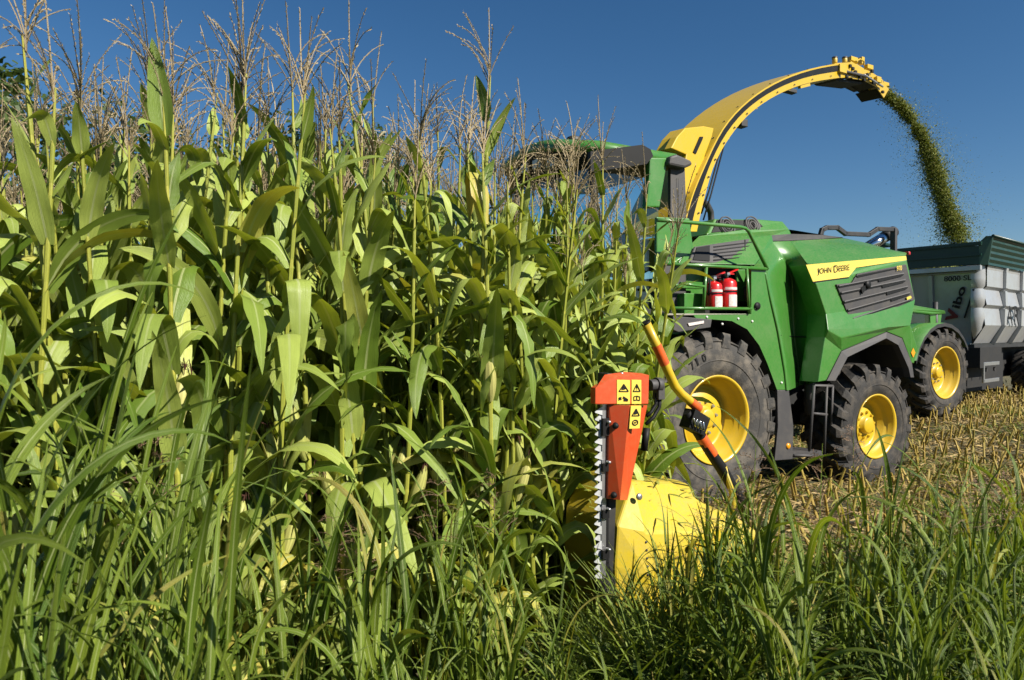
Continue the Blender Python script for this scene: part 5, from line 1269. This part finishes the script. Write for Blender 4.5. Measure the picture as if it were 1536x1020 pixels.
# tall clumps rising at the left, close to the camera
for px, Y, H in ((-30, 1.5, 1.45), (60, 1.75, 1.5), (140, 1.4, 1.3), (215, 1.9, 1.42), (300, 2.2, 1.3), (360, 1.7, 1.0), (90, 2.3, 1.5), (440, 2.4, 1.15), (500, 2.0, .95)):
    x, y = at_px(px, Y); put_grass(GV[int(rng.integers(0, 9))], x, y, H, "tall broad-bladed grass clump in front of the maize stems", "tall grass clumps before the maize")
for px, Y, H in ((570, 2.2, 1.0), (640, 2.7, 1.05), (715, 2.4, .92), (770, 2.9, .90), (830, 2.6, .6), (610, 1.8, .75)):
    x, y = at_px(px, Y); put_grass(GV[int(rng.integers(0, 9))], x, y, H, "arching green grass clump on the verge before the lower maize leaves", "arching grass clumps on the verge")
for px, Y, H in ((935, 3.3, .50), (968, 3.5, .66), (1000, 3.0, .64), (1030, 3.5, .62), (1065, 3.35, .66), (1100, 3.55, .72), (1085, 3.3, .8), (1120, 3.6, .85), (1145, 3.3, .8), (1050, 3.0, .7), (985, 3.6, .55), (640, 2.2, .6), (760, 2.5, .55), (880, 2.3, .5), (820, 2.0, .45), (1210, 2.2, .6), (1500, 2.1, .7), (1085, 2.7, .72), (1130, 3.0, .82), (1165, 2.7, .8), (1300, 3.0, .80), (1350, 2.4, .8), (1390, 2.6, .72), (1480, 2.9, .82), (1545, 2.5, .75), (1240, 3.6, .62), (1430, 3.9, .72), (1530, 3.8, .8)):
    x, y = at_px(px, Y); put_grass(GV[int(rng.integers(0, 9))], x, y, H, "green grass clump in the weeds before the stubble and the machine", "grass clumps in the weedy verge")
x, y = at_px(1185, 2.45); put_grass(GH[0], x, y, 1.18, "slender grass with a reddish open seed head before the small rear wheel", None, .4)
for i_, (px, Y, H) in enumerate(((1090, 3.0, .95), (1275, 2.9, .9), (1340, 3.4, 1.0), (1460, 2.7, 1.0), (1510, 3.2, 1.05), (1020, 3.2, .8), (700, 2.6, 1.15), (540, 2.9, 1.25))):
    x, y = at_px(px, Y); put_grass(GH[i_ % 3], x, y, H, "thin green grass carrying an open brownish seed head above the verge weeds", "seeding grasses of the verge")
x, y = at_px(1400, 3.3); put_grass(GH[1], x, y, .95, "slender seeding grass standing before the tractor wheel", None, 2.0)
x, y = at_px(165, 2.6); put_grass(GH[2], x, y, 1.45, "tall seeding grass with reddish heads among the maize stems", None, 1.0)

# low weeds and turf: one mass
def weeds():
    global rng
    rng = np.random.default_rng(31)
    lb = LB()
    # grass tufts
    n = 0
    while n < 3700:
        Y = rng.uniform(.9, 9.5); px = rng.uniform(-60, 1620) if n < 2900 else rng.uniform(1500, 2300); x, y = at_px(px, Y); a, b = to_ab(x, y)
        if Y < 1.3 and rng.random() < .5: continue
        if b > -1.9 - rng.uniform(0, .5) or (b > -2.9 and a < -3.2): continue
        if Y > 6 and rng.random() < .35: continue
        if px < 780 and rng.random() < .55: continue
        n += 1
        z = float(ground_z(x, y)) - .01; h = rng.uniform(.10, .30) * (1.15 if Y > 3.5 else 1)
        if 880 < px < 1160 and 2.6 < Y < 4.3: h = rng.uniform(.22, .52)
        for j in range(int(rng.integers(4, 8))):
            ti = rng.uniform(0, .9) if rng.random() > .10 else 1 + rng.uniform(.3, 1)
            blade(lb, (x + rng.normal(0, .03), y + rng.normal(0, .03), z), rng.uniform(0, 6.28), h * rng.uniform(.5, 1.5), rng.uniform(.007, .021), rng.uniform(.05, .7), rng.uniform(.7, 2.1), ti, fold=.4, nc=2, nseg=6, twist=rng.normal(0, .6), tw0=rng.normal(0, .5), pw=1.6)
    for i in range(330):
        px, Y = rng.uniform(850, 1170), rng.uniform(2.7, 3.9); x, y = at_px(px, Y); z = float(ground_z(x, y))
        if to_ab(x, y)[1] > -2.95: continue
        h = rng.uniform(.25, .60)
        for j in range(6): blade(lb, (x + rng.normal(0, .03), y + rng.normal(0, .03), z), rng.uniform(0, 6.28), h * rng.uniform(.6, 1.4), rng.uniform(.008, .022), rng.uniform(.05, .6), rng.uniform(.7, 2.0), rng.uniform(0, 1.0), fold=.4, nc=2, nseg=6, twist=rng.normal(0, .6), tw0=rng.normal(0, .5), pw=1.6)
    for i in range(500):
        px, Y = rng.uniform(-60, 1900), rng.uniform(1.2, 7.5); x, y = at_px(px, Y); a, b = to_ab(x, y)
        if b > -2.1 or (b > -2.9 and a < -3.2): continue
        blade(lb, (x, y, float(ground_z(x, y))), rng.uniform(0, 6.28), rng.uniform(.2, .6), rng.uniform(.004, .010), rng.uniform(.05, .9), rng.uniform(.3, 1.6), 1.9, nc=2, nseg=6, twist=rng.normal(0, 1))
    o = obj("verge_grass", lb.build("verge_grass", M['grass'])); o["kind"] = "stuff"; o["label"] = "short mixed grass covering the verge"; o["category"] = "grass"
    lb = LB(); n = 0
    while n < 9600:   # broad-leaved weeds: a little stem with small leaves
        Y = rng.uniform(.9, 8.5); px = rng.uniform(-60, 1620) if n < 8000 else rng.uniform(1500, 2300); x, y = at_px(px, Y); a, b = to_ab(x, y)
        if b > -2.0 - rng.uniform(0, .5) or (b > -2.9 and a < -3.2): continue
        if Y > 5.5 and rng.random() < .5: continue
        n += 1; z = float(ground_z(x, y)); h = rng.uniform(.08, .27); la = rng.uniform(0, 6.28); ln = rng.uniform(0, .35)
        big = 1.9 if rng.random() < .14 else 1.0; h *= 1.25 if big > 1 else 1
        for j in range(int(rng.integers(6, 11))):
            u = rng.uniform(.15, 1); q = np.array([x + ln * h * u * math.cos(la), y + ln * h * u * math.sin(la), z + h * u])
            ti = rng.uniform(0, 1.0) if rng.random() > .05 else 1 + rng.uniform(.2, 1)
            blade(lb, q, rng.uniform(0, 6.28), rng.uniform(.025, .06) * big, rng.uniform(.014, .030) * big, rng.uniform(.5, 1.3), rng.uniform(1.0, 1.9), ti, fold=.3, nc=3, nseg=4, pw=2.6, base_w=.3)
    o = obj("verge_weeds", lb.build("verge_weeds", M['weed'])); o["kind"] = "stuff"; o["label"] = "small-leaved weeds covering the verge"; o["category"] = "weeds"
weeds()

# ---------------------------------------------------------------- stubble and straw on the cut field
def stubble():
    global rng
    rng = np.random.default_rng(41)
    VS = []
    for i in range(8):
        lb = LB(); h = rng.uniform(.13, .34); tx, ty = rng.normal(0, .05, 2)
        zz = np.array([0, .08, .09, .10, h * .6, h]); rr = np.array([.017, .015, .018, .015, .014, .0135])
        lb.tube([(tx * z / h, ty * z / h, z) for z in zz], rr, rng.uniform(0, 1.3), k=6)
        lb.tube([(tx, ty, h), (tx, ty, h + .002)], [.0135, .0005], .0, k=6)
        for j in range(int(rng.integers(0, 3))): blade(lb, (0, 0, rng.uniform(.03, h)), rng.uniform(0, 6.28), rng.uniform(.10, .25), .022, .4, rng.uniform(1.6, 2.8), 1 + rng.uniform(0, 1), nc=3, nseg=6)
        VS.append(lb)
    spots = []
    for k in range(0, 14):
        b0 = -2.65 + .75 * k; a = -2.4
        while a < 17:
            aa, bb = a + rng.normal(0, .02), b0 + rng.normal(0, .04); p = W(aa, bb); d = math.hypot(p[0], p[1]); px = 768 + FPX * p[0] / p[1]
            hid = (-1.0 < aa < 4.4 and 0.0 < bb < .8) and (abs(aa) < .55 or abs(aa - 3.23) < .45)
            if 1040 < px < 1600 and not hid and not (aa < -1.6 and bb > -3 ) and not (bb > .2 and aa < 4.5): spots.append((d, p[0], p[1]))
            a += rng.uniform(.12, .2)
    spots.sort(); ms = [lb.build("stubble_stalk", M['stub']) for lb in VS]
    for d, x, y in spots[:290]:
        o = obj("stubble_stalk", ms[int(rng.integers(0, 8))]); o.location = (x, y, float(ground_z(x, y)) - .01); o.rotation_euler = (rng.normal(0, .13), rng.normal(0, .13), rng.uniform(0, 6.28)); o.scale = (1.15,) * 3
        tag(o, "short yellow cut maize stalk standing in a stubble row beside the machines", "stubble stalk", "stubble stalks on the cut field")
    lb = LB()
    for d, x, y in spots[290:]:
        V = VS[int(rng.integers(0, 8))]; v, q, u, t = V.arrays(); an = rng.uniform(0, 6.28); c, s = math.cos(an), math.sin(an)
        v = v @ np.array([[c, s, 0], [-s, c, 0], [0, 0, 1]]) * 1.15 + np.array([x, y, float(ground_z(x, y))])
        lb.v.append(v); lb.q.append(q + lb.n); lb.n += len(v); lb.uv.append(u); lb.t.append(t)
    if lb.n: o = obj("far_stubble", lb.build("far_stubble", M['stub'])); o["kind"] = "stuff"; o["label"] = "rows of cut maize stubble further off"; o["category"] = "stubble"
    lb = LB(); n = 0
    while n < 20000:
        aa = rng.uniform(-2.6, 18); bb = rng.uniform(-2.6, 6); p = W(aa, bb)
        px = 768 + FPX * p[0] / p[1]
        if not (1000 < px < 1620): continue
        n += 1; z = float(ground_z(p[0], p[1])) + rng.uniform(.0, .05)
        blade(lb, (p[0], p[1], z), rng.uniform(0, 6.28), rng.uniform(.06, .30), rng.uniform(.008, .03), rng.uniform(1.1, 1.65), rng.uniform(1.3, 1.75), rng.uniform(0, 1.4), nc=2, nseg=4, twist=rng.normal(0, 1.5), pw=3)
    o = obj("straw_litter", lb.build("straw_litter", M['straw'])); o["kind"] = "stuff"; o["label"] = "dry straw and leaf litter between the stubble rows"; o["category"] = "straw"
    lb = LB(); n = 0
    while n < 9000:
        aa = rng.uniform(-1, 18); bb = rng.uniform(-2.4, 3.0); p = W(aa, bb); px = 768 + FPX * p[0] / p[1]
        if not (1000 < px < 1620): continue
        if math.sin(p[0] * 1.3) + math.cos(p[1] * 1.7 + p[0]) < rng.uniform(-1.0, 1.4): continue
        n += 1; z = float(ground_z(p[0], p[1]))
        blade(lb, (p[0], p[1], z), rng.uniform(0, 6.28), rng.uniform(.05, .20), rng.uniform(.006, .016), rng.uniform(.1, .9), rng.uniform(.9, 1.9), rng.uniform(0, 1.1), nc=2, nseg=4)
    o = obj("stubble_regrowth", lb.build("stubble_regrowth", M['grass'])); o["kind"] = "stuff"; o["label"] = "sparse green regrowth between the stubble rows"; o["category"] = "grass"
stubble()

# ---------------------------------------------------------------- stream of chopped maize from the spout into the trailer
def chaff():
    global rng
    rng = np.random.default_rng(51)
    q0 = SPOUT(1322, 138, 0.0); s = W(*q0[:2], q0[2])
    # follows the same upright plane and falls into the trailer
    pts_px = [(1322, 136), (1356, 164), (1384, 206), (1399, 248), (1411, 288), (1423, 325), (1437, 360)]
    end = TC + TU * 1.9 + TV * 1.25
    d0 = s[1]; d1 = end[1]; C = []
    for i, (x, y) in enumerate(pts_px):
        r = ray(x, y); Yd = d0 + (d1 - d0) * (i / (len(pts_px) - 1)); C.append(CP + r * Yd / r[1])
    C = np.array(C); t = np.linspace(0, 1, len(C))
    lb = LB()
    def flake(p, sz, ti):
        d = rng.normal(0, 1, 3); d /= np.linalg.norm(d); e = np.cross(d, rng.normal(0, 1, 3)); e /= np.linalg.norm(e) + 1e-6
        a, b = d * sz, e * sz * rng.uniform(.3, .7); lb.grid(np.array([[p - a - b, p - a + b], [p + a - b, p + a + b]]), ti)
    for i in range(60000):
        u = rng.uniform(0, 1) ** .9; c = np.array([np.interp(u, t, C[:, k]) for k in range(3)])
        clump = .75 + .35 * math.sin(u * 31) * math.sin(u * 17 + 1) + .2 * math.sin(u * 67)
        w = (.085 + .185 * u) * clump * (.62 if rng.random() < .6 else 1.05)
        flake(c + rng.normal(0, 1, 3) * w * np.array([.8, 1.0, .75]), rng.uniform(.007, .024), rng.uniform(0, .9) if rng.random() > .1 else 1 + rng.random())
    for i in range(12000):
        u = rng.uniform(.15, 1); c = np.array([np.interp(u, t, C[:, k]) for k in range(3)])
        flake(c + rng.normal(0, 1, 3) * np.array([.33, .4, .33]) * (.5 + u), rng.uniform(.004, .012), rng.uniform(0, 1.2))
    o = obj("chopped_maize_stream", lb.build("chopped_maize_stream", M['chaff'])); o["kind"] = "stuff"; o["label"] = "stream of chopped green maize falling from the spout into the trailer"; o["category"] = "chopped maize"
    lb = LB()
    for i in range(9000):
        a = rng.uniform(.2, 7); b = rng.uniform(.1, 2.6); z = 3.75 + .35 * math.exp(-((a - 2.2) / 1.6) ** 2 - ((b - 1.3) / 1.0) ** 2) + .1 * math.sin(a * 3) * math.cos(b * 4) + rng.uniform(-.04, .04)
        flake(TC + TU * a + TV * b + np.array([0, 0, z]), rng.uniform(.02, .06), rng.uniform(0, 1.2))
    xs, ys = np.meshgrid(np.linspace(.1, 7.1, 30), np.linspace(.06, 2.64, 14)); zz = 3.70 + .35 * np.exp(-((xs - 2.2) / 1.6) ** 2 - ((ys - 1.3) / 1.0) ** 2)
    lb.grid(TC + xs[..., None] * TU + ys[..., None] * TV + zz[..., None] * np.array([0, 0, 1.0]), .2)
    o = obj("chopped_maize_load", lb.build("chopped_maize_load", M['chaff'])); o["kind"] = "stuff"; o["label"] = "heap of chopped maize lying in the trailer"; o["category"] = "chopped maize"
chaff()

def scraps():
    global rng
    rng = np.random.default_rng(61); lb = LB(); n = 0
    dg = bpy.context.evaluated_depsgraph_get(); dg.update()
    while n < 70:
        q = W(rng.uniform(-3.8, -2.75), rng.uniform(-2.82, -2.35), 3.0)
        hit, loc, nor, idx, ob, mw = SC.ray_cast(dg, Vector((q[0], q[1], 1.6)), Vector((0, 0, -1)))
        n += 1
        if not hit or not ob.name.startswith("end_hood") or nor.z < .25: continue
        blade(lb, np.array(loc) + np.array([0, 0, .006]), rng.uniform(0, 6.28), rng.uniform(.04, .22), rng.uniform(.01, .03), 1.45, 1.7, rng.uniform(0, 1.8), nc=3, nseg=6, fold=.2, tw0=rng.normal(0, .2))
    if lb.n: o = obj("leaf_scraps", lb.build("leaf_scraps", M['corn'])); o["kind"] = "stuff"; o["label"] = "torn leaf scraps lying on the yellow end hood"; o["category"] = "leaf scraps"
scraps()

# ---------------------------------------------------------------- trees beyond the crop
def tree_mesh(seed, H, Rr):
    global rng
    rng = np.random.default_rng(seed); tr = MB(); lb = LB()
    trunk = [(0, 0, 0), (.05 * H * .1, 0, H * .3), (0, .02 * H, H * .6), (0, 0, H * .9)]; tr.tube(trunk, [H * .025, H * .02, H * .013, H * .004], 'bark', k=8)
    cl = []
    for i in range(26):
        z = H * rng.uniform(.28, .98); r = Rr * math.sin(math.pi * min(1, max(.05, (1.02 - z / H) / .80))) ** .7 * rng.uniform(.35, 1.0); an = rng.uniform(0, 6.28)
        c = np.array([r * math.cos(an), r * math.sin(an), z]); cl.append((c, Rr * rng.uniform(.20, .42)))
        tr.tube([(0, 0, z * .72), (c[0] * .5, c[1] * .5, z * .86), tuple(c)], [H * .008, H * .005, H * .002], 'bark', k=5)
    for c, r in cl:
        for j in range(150):
            d = rng.normal(0, 1, 3); d /= np.linalg.norm(d); p = c + d * r * rng.uniform(.45, 1.08) * np.array([1, 1, .75]); sz = H * rng.uniform(.006, .014)
            e = rng.normal(0, 1, 3); e /= np.linalg.norm(e); f = np.cross(e, d); f /= np.linalg.norm(f) + 1e-6
            lb.grid(np.array([[p - e * sz - f * sz * .6, p - e * sz + f * sz * .6], [p + e * sz - f * sz * .6, p + e * sz + f * sz * .6]]), rng.uniform(0, .9))
    return tr, lb
TV_ = []
for i in range(3):
    tr, lb = tree_mesh(900 + i, 10.0, 3.4 + .5 * i); TV_.append((tr, lb.build("tree_crown", M['tree'])))
TK = None
def put_tree(i, px, Y, top_y, label, group="trees beyond the maize field"):
    global TK
    x = (px - 768) / FPX * Y; H = CAMH + (500 - top_y) / FPX * Y
    e = empty("tree", (x, Y, float(ground_z(x, Y)) - .05), random.uniform(0, 6.28)); s = H / 10.0; e.scale = (s, s, s); tag(e, label, "tree", group)
    if TV_[i][0] is not None and isinstance(TV_[i][0], MB):
        t = TV_[i][0].build("trunk", e); TV_[i] = (t, TV_[i][1])
    else:
        t = TV_[i][0].copy(); COL.objects.link(t); t.parent = e
    obj("crown", TV_[i][1], e)
for i, px, Y, ty, lab in ((0, -30, 34, 92, "dark tall tree behind the maize at the field's end"), (1, 40, 48, 150, "dark rounded tree behind the maize tassels beside the tallest tree"), (2, 120, 60, 160, "distant dark tree between maize stems, next to the rounded tree"),
                          (1, 470, 62, 196, "distant green tree seen between tassels left of the cab"), (0, 540, 70, 205, "more distant green tree seen between tassels nearest the cab"), (2, 400, 66, 212, "low distant green tree behind the maize tops"), (0, 250, 58, 190, "distant green tree behind the upright spear leaf")):
    put_tree(i, px, Y, ty, lab)
